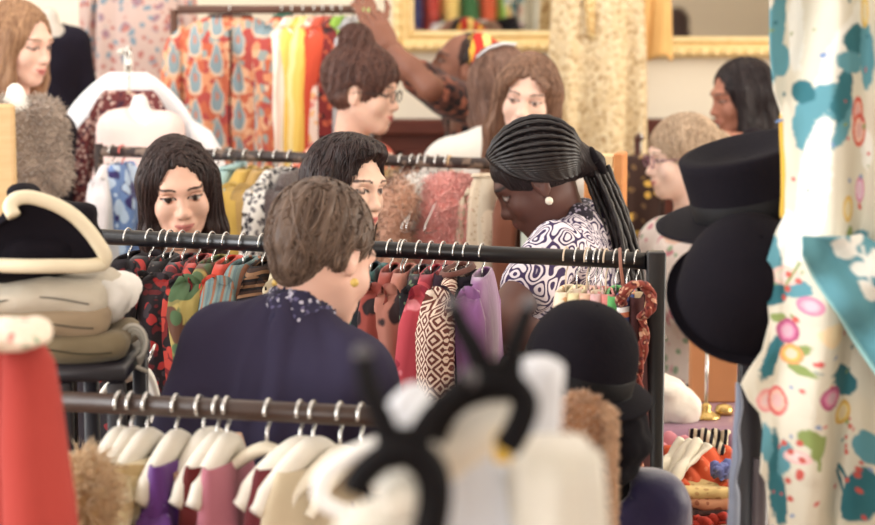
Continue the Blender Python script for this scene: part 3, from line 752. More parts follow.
specklem = (lambda t: t.fin(t.mix(t.step(t.noise(t.coords(), 38, 3), .5, .6), (52, 38, 36), (120, 98, 84)), .45, .4))(NT('worn_metal'))
back = rack('clothes_rack', 'worn brown clothes rack behind, holding the pink fur and the mustard garment', at(103, 150.5, 5.75), at(566, 167, 5.27), .0150, specklem, 103, 566, hgt=.02)
far = rack('clothes_rack', 'brown wooden clothes rail at the back holding the orange paisley jacket', at(178, 9.5, 6.95), at(372, 9.5, 6.95), .014, wood((110, 72, 56), (80, 50, 40)), 190, 372)
# second, thinner brown upright beside the black rack's end
q = at(660, 275, 3.95); root = empty('rack_post', (q.x, q.y, 0), 'thin brown upright pole just right of the black rack end', 'pole')
MB().box((-.0085, -.0085, 0.0), (.0085, .0085, q.z), .002).build('pole', plain((78, 56, 52), .4), root); MB().tube([(-.2, 0, .02), (.2, 0, .02)], .014, 8).build('foot', plain((60, 45, 42)), root)

# ================================================================ people
# 1 navy shirt, from behind
p1 = person('person with short grey-brown hair seen from behind, navy top and paisley neckerchief', at(323, 256, 3.14), 138, 26, 6, byaw=152, broll=-5, lean=14, nb=at(296, 330, 3.10), g=.89, shw=.142,
            skin=(226, 176, 156), hair=hair_short(-.035), strand_to=(.0, .02, -.4), hairc=((58, 42, 36), (122, 98, 82)), hairm_s=(90, 90, 12), top='shirt', top_m=cloth((58, 53, 78), (50, 45, 68), fold=.15), sleeve=2, neck_r=.055, neck_drop=-.01,
            arms={'R': dict(el=at(372, 470, 3.12), wr=at(380, 560, 3.25)), 'L': dict(el=at(176, 470, 3.02), wr=at(196, 570, 3.2))}, fold=.013)
b = p1['B']; V, Q = sdf_mesh([cap(b(.0, -.012, .012), b(0, .005, .04), .058, .056, .01)], .006, sub=[cap(b(0, 0, -.06), b(0, .01, .12), .049, None, .003)])
V = V + normals(V, Q) * ((fbm(V, 45, 3, 2) - .5) * .014)[:, None]
MB().add(p1['toL'](V), Q.tolist()).build('neckerchief', floral((44, 40, 70), ((190, 186, 205), (96, 90, 130)), 55, .34), p1['root'])
earring(p1, 1, (230, 190, 90), .007); earring(p1, -1, (230, 190, 90), .007)
# 2 smiling, long dark hair
p2 = person('smiling person with long straight dark hair looking down behind the black rail', at(179, 190, 4.62), 12, 12, -5, byaw=15, lean=8, g=.95,
            skin=(226, 176, 152), lip=(198, 116, 108), hair=hair_long(.27, fwd=.0), hairc=((22, 14, 16), (66, 46, 42)), top_m=cloth((52, 46, 52)), sleeve=2, res=.0026)
# 3 dark wavy hair, profile right
p3 = person('person with dark wavy hair smiling to the right, just behind the navy-shirted person', at(347, 188, 4.25), 50, 5, 4, byaw=60, lean=5, g=.86,
            skin=(236, 192, 168), lip=(205, 100, 98), hair=([ell((0, .018, .036), (.086, .102, .092), None, .03), cap((.07, .0, .02), (.085, .01, -.14), .034, .03, .03), cap((-.07, .0, .02), (-.085, .01, -.14), .034, .03, .03), cap((0, .07, 0), (0, .08, -.15), .055, .05, .04), ell((.0, -.03, .095), (.065, .06, .03), None, .03)], [FACE_OPEN]),
            hairc=((20, 13, 15), (58, 38, 36)), top_m=floral((70, 60, 60), ((190, 170, 160),), 30), sleeve=2, res=.004)
# 4 long braids
p4 = person('person with long black braids and white-and-indigo swirl top bending over the rail', at(536, 180, 4.35), -93, 33, 0, byaw=-100, lean=7, nb=at(568, 227, 4.38), g=.96,
            skin=(96, 60, 52), lip=(118, 62, 60), brow=(25, 18, 18), blush=(96, 54, 44), hair=None, top='shirt', top_m=swirl((220, 210, 218), (62, 48, 88), 30, .5), sleeve=.5, neck_r=.075,
            arms={'L': dict(sh=at(556, 250, 4.17), el=at(500, 322, 4.02), wr=at(560, 352, 3.96), curl=.7), 'R': dict(el=at(512, 330, 4.5), wr=at(520, 350, 4.25))}, top_thick=.014, fold=.01)
# braids: each a beaded plait lying over the scalp to the gathered tail
def braids(pi):
    HM = pi['HM']; m = MB(); g = np.random.default_rng(4); gather = np.array([0, .118, -.035])
    V, Q = sdf_mesh([ell((0, .018, .034), (.080, .098, .088), None, .02), cap((0, .08, .01), gather, .04, .03, .03)], .006, sub=[ell((0, -.105, -.045), (.062, .082, .093), None, .012), ell((.08, .0, -.02), (.018, .022, .034), None, .006), ell((-.08, .0, -.02), (.018, .022, .034), None, .006)])
    MB().add(V, Q.tolist()).build('hair', hairm((22, 16, 18), (48, 38, 40)), pi['root'], HM, local=False)
    c = np.array([0, .018, .034]); rad = np.array([.085, .104, .094]); d1 = (gather - c) / rad; d1 /= np.linalg.norm(d1)
    for k in range(42):      # starts fan along the hairline from ear to ear
        f = R(-104 + 208 * (k + .5) / 42); P = []; d0 = np.array([math.sin(f), -.70 * math.cos(f) - .30 * math.sin(f) ** 2, .62 * math.cos(f) - .16 * math.sin(f) ** 2]); d0 /= np.linalg.norm(d0)
        e1 = d1 + np.array([.34 * math.sin(f), 0, .34 * math.cos(f) - .22 * math.sin(f) ** 2]); e1 /= np.linalg.norm(e1); om = math.acos(float(np.clip(d0 @ e1, -.999, .999)))
        for t in np.linspace(0, 1, 24):
            dd = (math.sin((1 - t) * om) * d0 + math.sin(t * om) * e1) / math.sin(om); q = c + rad * dd
            if t > .86: q = q + (gather - q) * (t - .86) / .14
            P.append(q)
        m.tube(P, [.0054 + .0012 * math.sin(i * 2.4) for i in range(24)], 6)
    for k in range(26):
        o = g.normal(0, .011, 3); e = g.normal(0, .018, 3); P = []
        inv = HM.inverted().to_3x3(); down = np.array(inv @ Vector((.10, .02, -1)).normalized()); back_ = np.array(inv @ Vector((1, .0, .0)))
        L_ = g.uniform(.30, .44)
        for t in np.linspace(0, 1, 26): P.append(gather + o + (e * t) + back_ * .035 * math.sin(min(t * 3, PI / 2)) + back_ * .03 * t + down * L_ * t)
        m.tube(P, [(.0056 + .0012 * math.sin(i * 2.4)) * (1 if i < 22 else .7) for i in range(26)], 6)
    m.build('braid', plain((30, 23, 25), .4, .45), pi['root'], HM, local=False)
    b = MB(); c = gather + np.array([0, .012, 0]); b.tube([c + np.array([.026 * math.cos(a), 0, .026 * math.sin(a)]) for a in np.linspace(0, 2 * PI, 17)], .009, 8, False); b.build('hair_tie', cloth((25, 20, 26)), pi['root'], HM, local=False)
braids(p4); earring(p4, 1, (235, 225, 205), .009); earring(p4, -1, (235, 225, 205), .009)
b = p4['B']; V, Q = sdf_mesh([cap(b(s * .055, -.03, .03), b(s * .035, .09, -.06), .02, .016, .03) for s in (1, -1)] + [cap(b(-.055, -.04, .025), b(.055, -.04, .025), .022, None, .03)], .006)
MB().add(p4['toL'](V), Q.tolist()).build('necklace', floral((40, 34, 46), ((150, 140, 160),), 80, .4), p4['root'])
# 5 glasses and hair piled up
p5 = person('person in glasses with brown hair pinned up, facing right in an orange-red print top', at(364, 92, 5.95), 75, 8, 0, byaw=60, lean=4, nb=at(349, 150, 5.98), g=1.0,
            skin=(232, 184, 160), lip=(196, 100, 96), hair=hair_up((0, .045, .150), .048, .014), strand_to=(0, .045, .150), hairc=((52, 32, 30), (112, 74, 62)), hairm_s=(60, 60, 30), top_m=floral((206, 74, 50), ((238, 150, 110), (60, 40, 50), (240, 214, 190)), 26, .36), sleeve=2, neck_r=.105, neck_drop=.05, res=.005)
spectacles(p5)
# 6 reaching up
p6 = person('person in a red and yellow headscarf stretching an arm up to the back rail', at(461, 68, 6.85), -84, -18, 0, byaw=-66, lean=14, nb=at(472, 106, 6.9), g=1.0,
            skin=(142, 90, 70), lip=(140, 74, 66), brow=(40, 26, 24), blush=(126, 76, 60), hair=([ell((0, .03, .04), (.082, .088, .085), None, .02)], [ell((0, -.105, -.045), (.07, .085, .11), None, .01)]), hairc=((28, 20, 20), (60, 44, 40)),
            top='dress', top_m=floral((92, 52, 42), ((28, 20, 24), (150, 84, 62), (40, 28, 30)), 16, .42), sleeve=.7, neck_r=.09,
            arms={'R': dict(sh=at(446, 96, 6.75), el=at(408, 70, 6.72), wr=at(374, 32, 6.80), hd=(-.35, .1, 1), hn=(-.3, 1, 0), curl=.8), 'L': dict(sh=at(470, 106, 6.75), el=at(430, 88, 6.62), wr=at(391, 48, 6.68), hd=(-.5, 0, .9), hn=(-.2, 1, 0), curl=.7)}, res=.005, bottom_m=cloth((70, 44, 40)))
V, Q = sdf_mesh([ell((0, .04, .046), (.090, .082, .086), None, .02), ell((0, .11, .06), (.05, .05, .045), None, .04)], .006, sub=[ell((0, -.10, -.06), (.11, .10, .13), None, .01)]); m = MB().add(V, Q.tolist())
m.build('headscarf', stripes(((206, 62, 44), (236, 176, 60), (200, 50, 40), (244, 212, 120)), 9, 1, .1), p6['root'], p6['HM'], local=False)
# 7 long brown hair, from behind
p7 = person('person with long brown hair and a white clip turned away, in a white top', at(500, 84, 6.5), 196, 8, 6, byaw=200, lean=5, nb=at(492, 140, 6.4), g=1.0,
            skin=(228, 182, 160), hair=hair_long(.33, wide=.004), hairc=((74, 48, 42), (150, 112, 92)), top_m=cloth((240, 236, 228)), sleeve=2, neck_r=.06, res=.006)
MB().tube([(.07, .03, .09), (.04, .07, .112), (0, .09, .118), (-.04, .09, .11)], .009, 8, flat=.5).build('hair_clip', plain((240, 240, 244), .3), p7['root'], p7['HM'], local=False)
# 8 bangs
p8 = person('person with a brown fringe and long hair glancing down beside the braided person', at(528, 97, 5.85), -10, 10, 8, byaw=-20, lean=4, g=.98,
            skin=(238, 194, 172), lip=(206, 92, 84), hair=(lambda h: (h[0] + [cap((-.045, -.078, .052), (.045, -.078, .052), .020, None, .02)], [ell((0, -.112, -.024), (.072, .082, .112), None, .012)] + h[1][1:]))(hair_long(.24, wide=.010)), hairc=((84, 56, 46), (156, 116, 90)), top_m=cloth((224, 216, 206)), sleeve=2, res=.005)
# 9 blonde at the left edge
p9 = person('person with dark blonde hair in profile at the left edge, in dark clothes', at(20, 44, 6.0), 62, 10, 0, byaw=50, lean=4, g=1.0,
            skin=(240, 190, 168), lip=(206, 110, 104), brow=(130, 96, 72), hair=hair_long(.30, wide=.0), hairc=((120, 80, 58), (190, 146, 108)), top_m=cloth((54, 48, 56)), sleeve=2, neck_r=.08, res=.005)
# 10 pinned blonde-grey hair with lilac glasses
p10 = person('person with pinned grey-blonde hair and thin glasses, looking left beside the stacked hats', at(681, 158, 6.0), -80, 6, 0, byaw=-60, lean=4, g=1.0,
            skin=(242, 204, 186), lip=(214, 130, 120), brow=(170, 140, 116), hair=hair_up((0, .115, .03), .04, .004), strand_to=(0, .115, .03), hairc=((150, 120, 96), (206, 180, 150)), top_m=floral((238, 226, 222), ((214, 130, 150), (150, 180, 150)), 14, .3), sleeve=2, neck_r=.07, res=.005)
spectacles(p10, (140, 80, 110))
MB().tube([(-.03, .09, .07), (0, .115, .078), (.03, .10, .07)], .010, 8).build('hair_clip', plain((60, 34, 30), .3), p10['root'], p10['HM'], local=False)
# 11 black hair, back right
p11 = person('person with long black hair in profile at the far right, under the right mirror', at(741, 98, 6.7), -78, 10, 0, byaw=-60, lean=4, g=1.02,
             skin=(176, 112, 88), lip=(170, 90, 80), brow=(30, 20, 20), hair=hair_long(.30, wide=.004), hairc=((22, 15, 18), (48, 36, 38)), top_m=cloth((40, 32, 40)), sleeve=2, neck_r=.07, res=.005,
             arms={'R': dict(el=at(775, 175, 6.45), wr=at(754, 141, 6.35), hd=(-1, 0, .15), hn=(0, .3, -1), curl=.3)})

# ================================================================ clothes on the middle black rack
def P4(px, yaw, *a, **k):
    k['W'] = k.get('W', .2) * .74; k['srad'] = k.get('srad', .05) * .70; k['T'] = k.get('T', .035) * .8; k.setdefault('hdrop', .046); k.setdefault('drop', .045); k['fold'] = k.get('fold', .01) * .55
    return hang(mid, px, 90 - (90 - yaw) * .3 + 16, *a, **k)
tartan = floral((34, 26, 32), ((176, 46, 46), (100, 28, 34), (60, 52, 60)), 22, .38)
P4(128, 74, 'black coat with soft pile, leftmost on the black rack', cloth((40, 34, 40)), 'coat', W=.22, T=.05, L=.9, seed=1)
P4(150, 66, 'black blouse with scattered red roses at the left of the black rack', floral((30, 24, 30), ((190, 50, 48), (130, 34, 40)), 17, .34), 'blouse', W=.21, T=.035, L=.75, seed=2, tilt=8)
P4(163, 82, 'black sequinned top between the rose blouse and the red tartan', floral((26, 22, 28), ((96, 84, 80),), 60, .28), 'top', W=.18, T=.03, L=.8, sleeve=.3, seed=3)
P4(182, 76, 'red and black tartan-like jacket with rounded shoulders', tartan, 'jacket', W=.20, T=.05, L=.85, srad=.06, seed=4)
P4(197, 88, 'dark red shirt with black blotches, second of the red ones on the black rack', floral((120, 30, 32), ((30, 22, 28), (190, 60, 48)), 20, .44), 'shirt', W=.20, T=.03, L=.85, seed=5)
P4(212, 70, 'olive, ochre and brown tie-dye jacket on the black rack', floral((128, 118, 66), ((170, 150, 80), (96, 60, 44), (70, 96, 60)), 9, .48), 'jacket', W=.20, T=.04, L=.7, srad=.058, seed=6)
P4(226, 84, 'plain bright orange-red dress beside the grey-teal cardigan', cloth((214, 66, 40), (176, 46, 34)), 'dress', W=.19, T=.03, L=.85, seed=7, srad=.045)
P4(243, 72, 'grey-teal knitted cardigan with rust stripes, left of the navy shoulders', stripes(((112, 132, 132), (96, 118, 122), (118, 134, 130), (150, 100, 76)), 55, 1, .03), 'cardigan', W=.20, T=.045, L=.7, srad=.062, seed=8)
P4(262, 80, 'brown and black finely striped skirt top behind the navy shoulders', stripes(((58, 40, 34), (32, 26, 28), (128, 92, 66)), 70, 2, .05), 'top', W=.19, T=.045, L=.8, srad=.055, seed=9)
P4(283, 84, 'cream feather-print blouse hidden behind the grey-brown head', cloth((224, 206, 170)), 'blouse', W=.18, T=.03, L=.8, seed=10)
P4(357, 78, 'silky sea-green shawl shirt to the right of the neckerchief', cloth((60, 130, 108), (36, 96, 84), .35, .3), 'shirt', W=.17, T=.03, L=.55, seed=11)
P4(371, 84, 'deep teal and black dress beside the sea-green shirt', floral((26, 48, 60), ((18, 22, 30), (40, 90, 90)), 12, .45), 'dress', W=.17, T=.025, L=.85, seed=12)
P4(390, 78, 'brick-red dress with black leaf print on the black rack', floral((150, 62, 52), ((40, 24, 28),), 13, .38), 'dress', W=.18, T=.025, L=.9, seed=13, srad=.045)
P4(404, 72, 'dusty terracotta dress with a black tree motif, narrow and limp', floral((174, 108, 92), ((52, 34, 36), (150, 74, 64)), 10, .36), 'dress', W=.18, T=.03, L=.9, seed=14, srad=.046)
P4(419, 84, 'black net blouse between the terracotta dress and the crimson sleeve', floral((24, 20, 26), ((84, 52, 60), (90, 110, 80)), 34, .3), 'blouse', W=.18, T=.03, L=.9, seed=15)
P4(431, 70, 'crimson and pink silk robe with round medallions', floral((186, 58, 70), ((226, 130, 140), (150, 30, 50)), 13, .32), 'robe', W=.19, T=.03, L=1.0, seed=16, srad=.048)
P4(443, 86, 'dark purple-black dress just left of the lattice coat', cloth((48, 28, 44)), 'dress', W=.18, T=.03, L=.9, seed=17)
P4(456, 68, 'brown and cream lattice-woven coat with a plain brown yoke', ikat((232, 206, 186), (112, 58, 50), 38, 30), 'coat', W=.20, T=.045, L=1.0, srad=.052, sleeve=.62, seed=18, collar=.03, collar_m=cloth((112, 64, 54)))
P4(466, 86, 'black velvet dress right behind the lattice coat', cloth((30, 24, 32)), 'dress', W=.13, T=.035, L=.9, seed=19)
P4(482, 74, 'lilac-purple velvet dress with soft vertical folds', cloth((150, 92, 150), (116, 62, 120), .5, .35, .5), 'dress', W=.16, T=.032, L=.85, srad=.045, fold=.008, seed=20)
#P4(496, 84, 'short scarlet top low between the lilac dress and the black bowler', cloth((196, 40, 40)), 'top', W=.16, T=.03, L=.6, seed=21)
kids = [(566, 'cream string-strap slip, leftmost of the small tops right of the braids', floral((236, 218, 190), ((226, 170, 120),), 24, .3)),
        (577, 'pale yellow strappy top in the tangle of small hangers', cloth((238, 222, 170))),
        (587, 'peach strappy top in the tangle of small hangers', cloth((240, 190, 160))),
        (596, 'powder-pink camisole right of the peach strappy top', cloth((232, 180, 180))),
        (606, 'coral-pink camisole left of the bright green top', cloth((226, 130, 122)))]
for k, (px, lb, mt) in enumerate(kids):
    P4(px, 60 + 9 * k, lb, mt, 'camisole', W=.13, T=.02, L=.45, sleeve=0, seed=30 + k, neckw=.05, hdrop=.068, hcol=(226, 200, 170), kind='wood' if k in (1, 3) else 'wire')
P4(616, 78, 'bright grass-green narrow top near the end of the black rack', cloth((96, 176, 96), (70, 150, 80)), 'top', W=.13, T=.026, L=.42, sleeve=0, seed=36, hdrop=.068)
P4(627, 66, 'blue and orange checked top near the end of the black rack', stripes(((70, 84, 140), (230, 130, 90), (236, 230, 226), (60, 60, 100)), 34, 2, .05), 'top', W=.13, T=.03, L=.42, sleeve=0, seed=37, hdrop=.068)
P4(637, 80, 'dark brown waistcoat at the very end of the black rack', cloth((74, 40, 40)), 'waistcoat', W=.13, T=.02, L=.45, sleeve=0, seed=38, hdrop=.068, hcol=(236, 200, 150), kind='wood')
# twisted brown-red rope scarf hanging at the end of the black rack
m = MB(); c = at(641, 300, 3.47); root = empty('rope_scarf', c, 'twisted rust-red scarf looped at the end of the black rack and hanging down', 'scarf')
loop = [(.026 * math.cos(a) - .008, .012 * math.sin(2 * a), .028 * math.sin(a)) for a in np.linspace(R(200), R(-60), 18)] + [(.0 + .006 * math.sin(t * 20), .01 * math.cos(t * 17), -.03 - .42 * t) for t in np.linspace(0, 1, 40)]
for k in range(3):
    m.tube([(p[0] + .005 * math.cos(i * .7 + k * 2.1), p[1] + .005 * math.sin(i * .7 + k * 2.1), p[2]) for i, p in enumerate(loop)], .006, 8)
m.build('twist', floral((140, 56, 44), ((96, 34, 32), (206, 150, 120)), 50, .4), root)
MB().tube([(-.03, 0, .02), (-.03, .06, .05), (-.028, .1, .075)], .003, 6).build('cord', cloth((150, 90, 70)), root)
# extra bare wire hangers whose hooks show on the middle rail
for k, (px, y, lb) in enumerate(((170, 70, 'bare wire hanger hooked by the smiling person, left'), (212, 95, 'bare wire hanger paired beside the tie-dye jacket'), (401, 60, 'thin bare wire hanger near the terracotta dress'), (589, 85, 'bare wire hanger above the peach strappy top'), (601, 60, 'bare wire hanger above the powder-pink camisole'))):
    hanger(mid, px, y, lb, W=.17, drop=.06)

# ================================================================ clothes on the worn brown rack behind
def P5(px, yaw, *a, **k):
    if yaw > 45: k['W'] = k.get('W', .2) * .8; k['srad'] = k.get('srad', .05) * .8; yaw = 90 - (90 - yaw) * .5 + 17
    k.setdefault('hdrop', .045); return hang(back, px, yaw, *a, hthick=.0024, **k)
P5(112, 80, 'white cotton blouse at the left end of the brown rack', cloth((238, 230, 232)), 'blouse', W=.2, T=.035, L=.7, seed=40)
P5(122, 70, 'small blue and lilac satin top near the left post of the brown rack', floral((110, 140, 196), ((60, 50, 110), (190, 210, 236)), 12, .45), 'top', W=.12, T=.035, L=.26, sleeve=.0, seed=41, hcol=(220, 90, 80))
P5(232, 70, 'pale aqua blouse with a bow beside the mustard blouse', cloth((168, 206, 206)), 'blouse', W=.2, T=.03, L=.7, seed=42, collar=.03)
P5(246, 78, 'mustard yellow blouse with puffed shoulder', cloth((216, 180, 84), (180, 140, 60)), 'blouse', W=.2, T=.05, L=.7, srad=.07, seed=43)
P5(262, 76, 'ochre wrap top close behind the mustard blouse', cloth((200, 160, 90)), 'top', W=.2, T=.035, L=.7, seed=44)
P5(276, 66, 'black and white speckled coat left of the wavy-haired person', floral((226, 222, 216), ((48, 44, 52), (120, 116, 120)), 30, .42), 'coat', W=.2, T=.045, L=.8, srad=.06, seed=45)
P5(290, 82, 'grey-brown fur-look jacket next to the black and white coat', furm((96, 80, 78), (60, 48, 50)), 'jacket', W=.2, T=.04, L=.8, seed=46)
def pelt(px, label, name, c, c2, tuft, W, D, H, dy=0, n=4000, ln=.02, hl=None, yaw=80, cat='clothing', col=None):
    """fur garment: full rounded shoulders, body, thick pile, on its own hanger"""
    yaw = yaw + 16 if yaw > 45 else yaw; b = hanger(back, px, yaw, hl or 'hanger under the ' + label, 'wire', W=W * .6, drop=.05, rr=.015, hthick=.0024, col=col)
    root = bpy.data.objects.new(name, None); link(root, None, b); tag(root, label, cat)
    P = [cap((-W + D, 0, -D * .9), (W - D, 0, -D * .9), D, None, .03), ell((0, 0, -H * .55), (W, D, H * .5), None, .05), ell((0, 0, -.02), (W * .45, D * .6, .03), None, .03)]
    for s_ in (-1, 1): P += [cap((s_ * (W - D * .7), 0, -D), (s_ * W * 1.0, -.02, -H * .8), D * .8, D * .6, .03)]
    V, Q = sdf_mesh(P, .011); V = V + normals(V, Q) * ((fbm(V, 22, 3, 3) - .5) * .02)[:, None]; MB().add(V, Q.tolist()).build('garment_body', furm(c, c2), root)
    m = MB(); fuzz(m, V, Q, n, ln, wid=.0022, seed=int(px), droop=1.0); m.build('fur_pile', furm(*tuft), root)
pelt(388, 'straw-coloured fringed shawl top right of the wavy-haired person', 'top', (196, 156, 96), (120, 80, 50), ((214, 176, 112), (150, 104, 64)), .13, .035, .42, n=2500, ln=.035)
pelt(401, 'shaggy brown fur waistcoat on the brown rack', 'waistcoat', (120, 76, 56), (70, 42, 34), ((150, 98, 74), (80, 50, 40)), .14, .04, .5, n=3000, ln=.025)
pelt(412, 'pinkish-beige long-haired fur jacket left of the coral fur', 'jacket', (214, 160, 132), (166, 116, 92), ((232, 186, 156), (176, 124, 100)), .15, .052, .5, n=4000, ln=.022, yaw=72)
pelt(427, 'short white fur collar piece between the beige and the coral fur', 'collar', (240, 234, 226), (220, 210, 202), ((246, 242, 236), (220, 210, 202)), .10, .045, .12, n=2500, ln=.018, yaw=50, cat='collar')
pelt(450, 'coral-pink shaggy fur jacket in the middle of the brown rack', 'jacket', (255, 176, 168), (255, 148, 140), ((255, 196, 186), (255, 152, 142)), .108, .075, .42, n=14000, ln=.020, yaw=20, hl='thin hanger inside the coral fur', col=(210, 170, 120))
P5(502, 24, 'beige linen jacket with wide lapels beside the braided person', floral((206, 186, 160), ((176, 146, 118),), 60, .3), 'jacket', srad=.036, W=.092, T=.05, L=.6, seed=52, lapel=cloth((214, 196, 170)), collar=.03, kind='wood', hcol=(180, 130, 80))
P5(528, 60, 'rust-brown suede jacket behind the braided person', cloth((130, 78, 56), (104, 58, 44)), 'jacket', W=.2, T=.05, L=.7, seed=53)
P5(546, 80, 'pale green-grey cotton dress hidden behind the braids', cloth((206, 214, 200)), 'dress', W=.2, T=.03, L=.8, seed=54)
for k, (px, y, lb) in enumerate(((217, 70, 'bare wire hanger right of the smiling person on the brown rack'), (378, 75, 'bare wire hanger left of the straw-coloured shawl'), (420, 100, 'bare wire hanger above the white fur collar'), (437, 80, 'bare wire hanger left of the coral fur'), (447, 92, 'bare wire hanger just above the coral fur'))):
    hanger(back, px, y, lb, W=.18, drop=.06, hthick=.0026)

# ================================================================ far rail: paisley jackets and bright scarves
paisley = floral((196, 112, 80), ((180, 76, 66), (112, 142, 152), (206, 146, 112), (128, 152, 160)), 15, .42)
def P6(*a, **k): return hang(far, *a, rr=.014, hthick=.003, **k)
P6(230, 4, 'orange and blue paisley jacket with a black front band, facing the camera', drops(), 'jacket', W=.175, T=.07, L=.62, sleeve=.60, srad=.058, sl_out=.03, seed=60, hdrop=.035, neckw=.065, open_front=cloth((24, 18, 26)), kind='wood', hcol=(96, 54, 44), collar=.012, collar_m=cloth((60, 34, 40)), nf=7)
P6(282, 80, 'second orange and blue paisley jacket half behind the first', drops(), 'jacket', W=.19, T=.06, L=.62, sleeve=.55, seed=61, hdrop=.035, collar=.03, collar_m=cloth((40, 110, 90)))
P6(292, 82, 'cream and pink striped blouse in front of the yellow one on the far rail', stripes(((240, 226, 206), (236, 200, 180), (250, 240, 226)), 22, 1, .06), 'blouse', W=.2, T=.045, L=.62, seed=62, hdrop=.035)
P6(303, 82, 'butter-yellow satin robe on the far rail', stripes(((246, 206, 96), (250, 226, 150), (240, 190, 80)), 16, 1, .1), 'robe', W=.21, T=.045, L=.7, srad=.06, seed=63, hdrop=.035)
P6(314, 84, 'pink and cream flowered dress on the far rail', floral((240, 214, 200), ((226, 130, 120), (240, 180, 120)), 18, .38), 'dress', W=.2, T=.03, L=.7, seed=64, hdrop=.035)
P6(323, 82, 'orange-red satin robe on the far rail', cloth((226, 88, 54), (200, 60, 44)), 'robe', W=.21, T=.04, L=.7, seed=65, hdrop=.035)
P6(332, 84, 'dark red print shirt on the far rail next to the lime one', floral((130, 40, 40), ((60, 30, 34), (200, 90, 60)), 20, .4), 'shirt', W=.2, T=.03, L=.7, seed=66, hdrop=.035)
P6(341, 80, 'lime green blouse on the far rail', cloth((160, 206, 66), (130, 180, 60)), 'blouse', W=.19, T=.035, L=.5, seed=67, hdrop=.035)
P6(353, 80, 'silver-grey dress at the right of the far rail', cloth((196, 196, 200)), 'dress', W=.2, T=.04, L=.9, seed=68, hdrop=.035)
# lime scarf held up by the reaching hand
c = at(366, 10, 6.8); root = empty('scarf', (c.x, c.y, c.z), 'pale lime green scarf with a yellow edge pinched in the raised hand', 'scarf')
def scarf_mesh(L, w0, w1, amp, k, n=26, mcol=18, ph=0):
    return [[((w0 + (w1 - w0) * t ** .7) * (u - .5), amp * math.sin(k * u * PI + ph + t) * (.3 + t), -L * t + .01 * math.sin(u * 9)) for u in np.linspace(0, 1, mcol)] for t in np.linspace(0, 1, n)]
MB().grid(scarf_mesh(.17, .03, .085, .018, 5)).build('lime_cloth', cloth((190, 226, 130), (150, 206, 110)), root, mod='solid')
MB().grid([[(x + .012, y + .012, z) for x, y, z in r] for r in scarf_mesh(.13, .006, .02, .01, 3)]).build('green_edge', cloth((70, 160, 90)), root, mod='solid')

# ================================================================ things along the back wall
nail = plain((120, 90, 60), .4, .5, .6)
def wall_piece(px, py, Y, label, name, mat, yaw=0, hlabel=None, peg=True, **kw):
    c = at(px, py, Y); M = Matrix.Translation(c) @ Matrix.Rotation(R(yaw), 4, 'Z'); W = kw.pop('W', .2)
    b = hanger(None, 0, yaw, hlabel or 'hanger of the ' + label, kw.pop('kind', 'wood'), W=W, drop=.07, rr=.012, col=kw.pop('hcol', (190, 150, 100)), M=M, hthick=.003)
    if peg:
        r = MB(); L_ = YB - .003 - c.y; r.tube([(0, -.03, 0), (0, L_, 0)], .011, 10); r.tube([(0, -.03, 0), (0, -.045, .0)], .016, 12); o = r.build('wall_peg', nail, None, Matrix.Translation(c)); tag(o, 'brown wall peg carrying the ' + ' '.join(label.split()[:10]), 'peg')
    return cloth_garment(b, name, label, mat, W=W, **kw)
brocade = floral((222, 196, 150), ((236, 218, 178), (188, 154, 110), (228, 206, 166)), 24, .42)
wall_piece(600, -62, 7.9, 'long gold brocade coat hanging open between the two mirrors', 'coat', brocade, W=.165, T=.055, L=.92, sleeve=.0, flare=1.12, fold=.022, nf=7, seed=70, neckw=.07, lapel=floral((206, 166, 104), ((240, 220, 160),), 40, .4))
wall_piece(657, -46, 8.05, 'short apricot satin dress over the inner corner of the right mirror', 'dress', cloth((240, 196, 120), (222, 160, 90)), W=.05, T=.03, L=.34, sleeve=0, neckw=.03, seed=71, flare=1.2)
wall_piece(137, -64, 7.8, 'pale pink dress with grey-blue flowers hanging on the wall at upper left', 'dress', floral((206, 178, 168), ((160, 122, 134), (124, 148, 164), (190, 120, 112)), 12, .32), W=.16, T=.06, L=.64, sleeve=.40, srad=.06, sl_out=.02, seed=72, neckw=.07)
wall_piece(641, 138, 6.7, 'dark brown dress with large yellow flowers right of the wooden stand', 'dress', floral((66, 44, 38), ((226, 178, 76), (120, 90, 60)), 12, .27), W=.075, T=.05, L=.6, sleeve=0, neckw=.05, seed=73, flare=1.05, peg=False)
c = at(641, 138, 6.7); root = empty('dress_stand', (c.x, c.y, 0), 'slim brown stand that carries the yellow-flowered dress', 'stand'); O = WM[root].translation
MB().tube([(0, .10, .02), (0, .10, c.z)], .012, 10).build('pole', woodm, root); MB().tube([(0, .10, c.z), (0, -.01, c.z)], .010, 10).build('arm', woodm, root); MB().lathe([(.003, 0), (.16, 0), (.16, .02), (.02, .035), (.003, .035)], (0, .10, .001)).build('base', woodm, root)
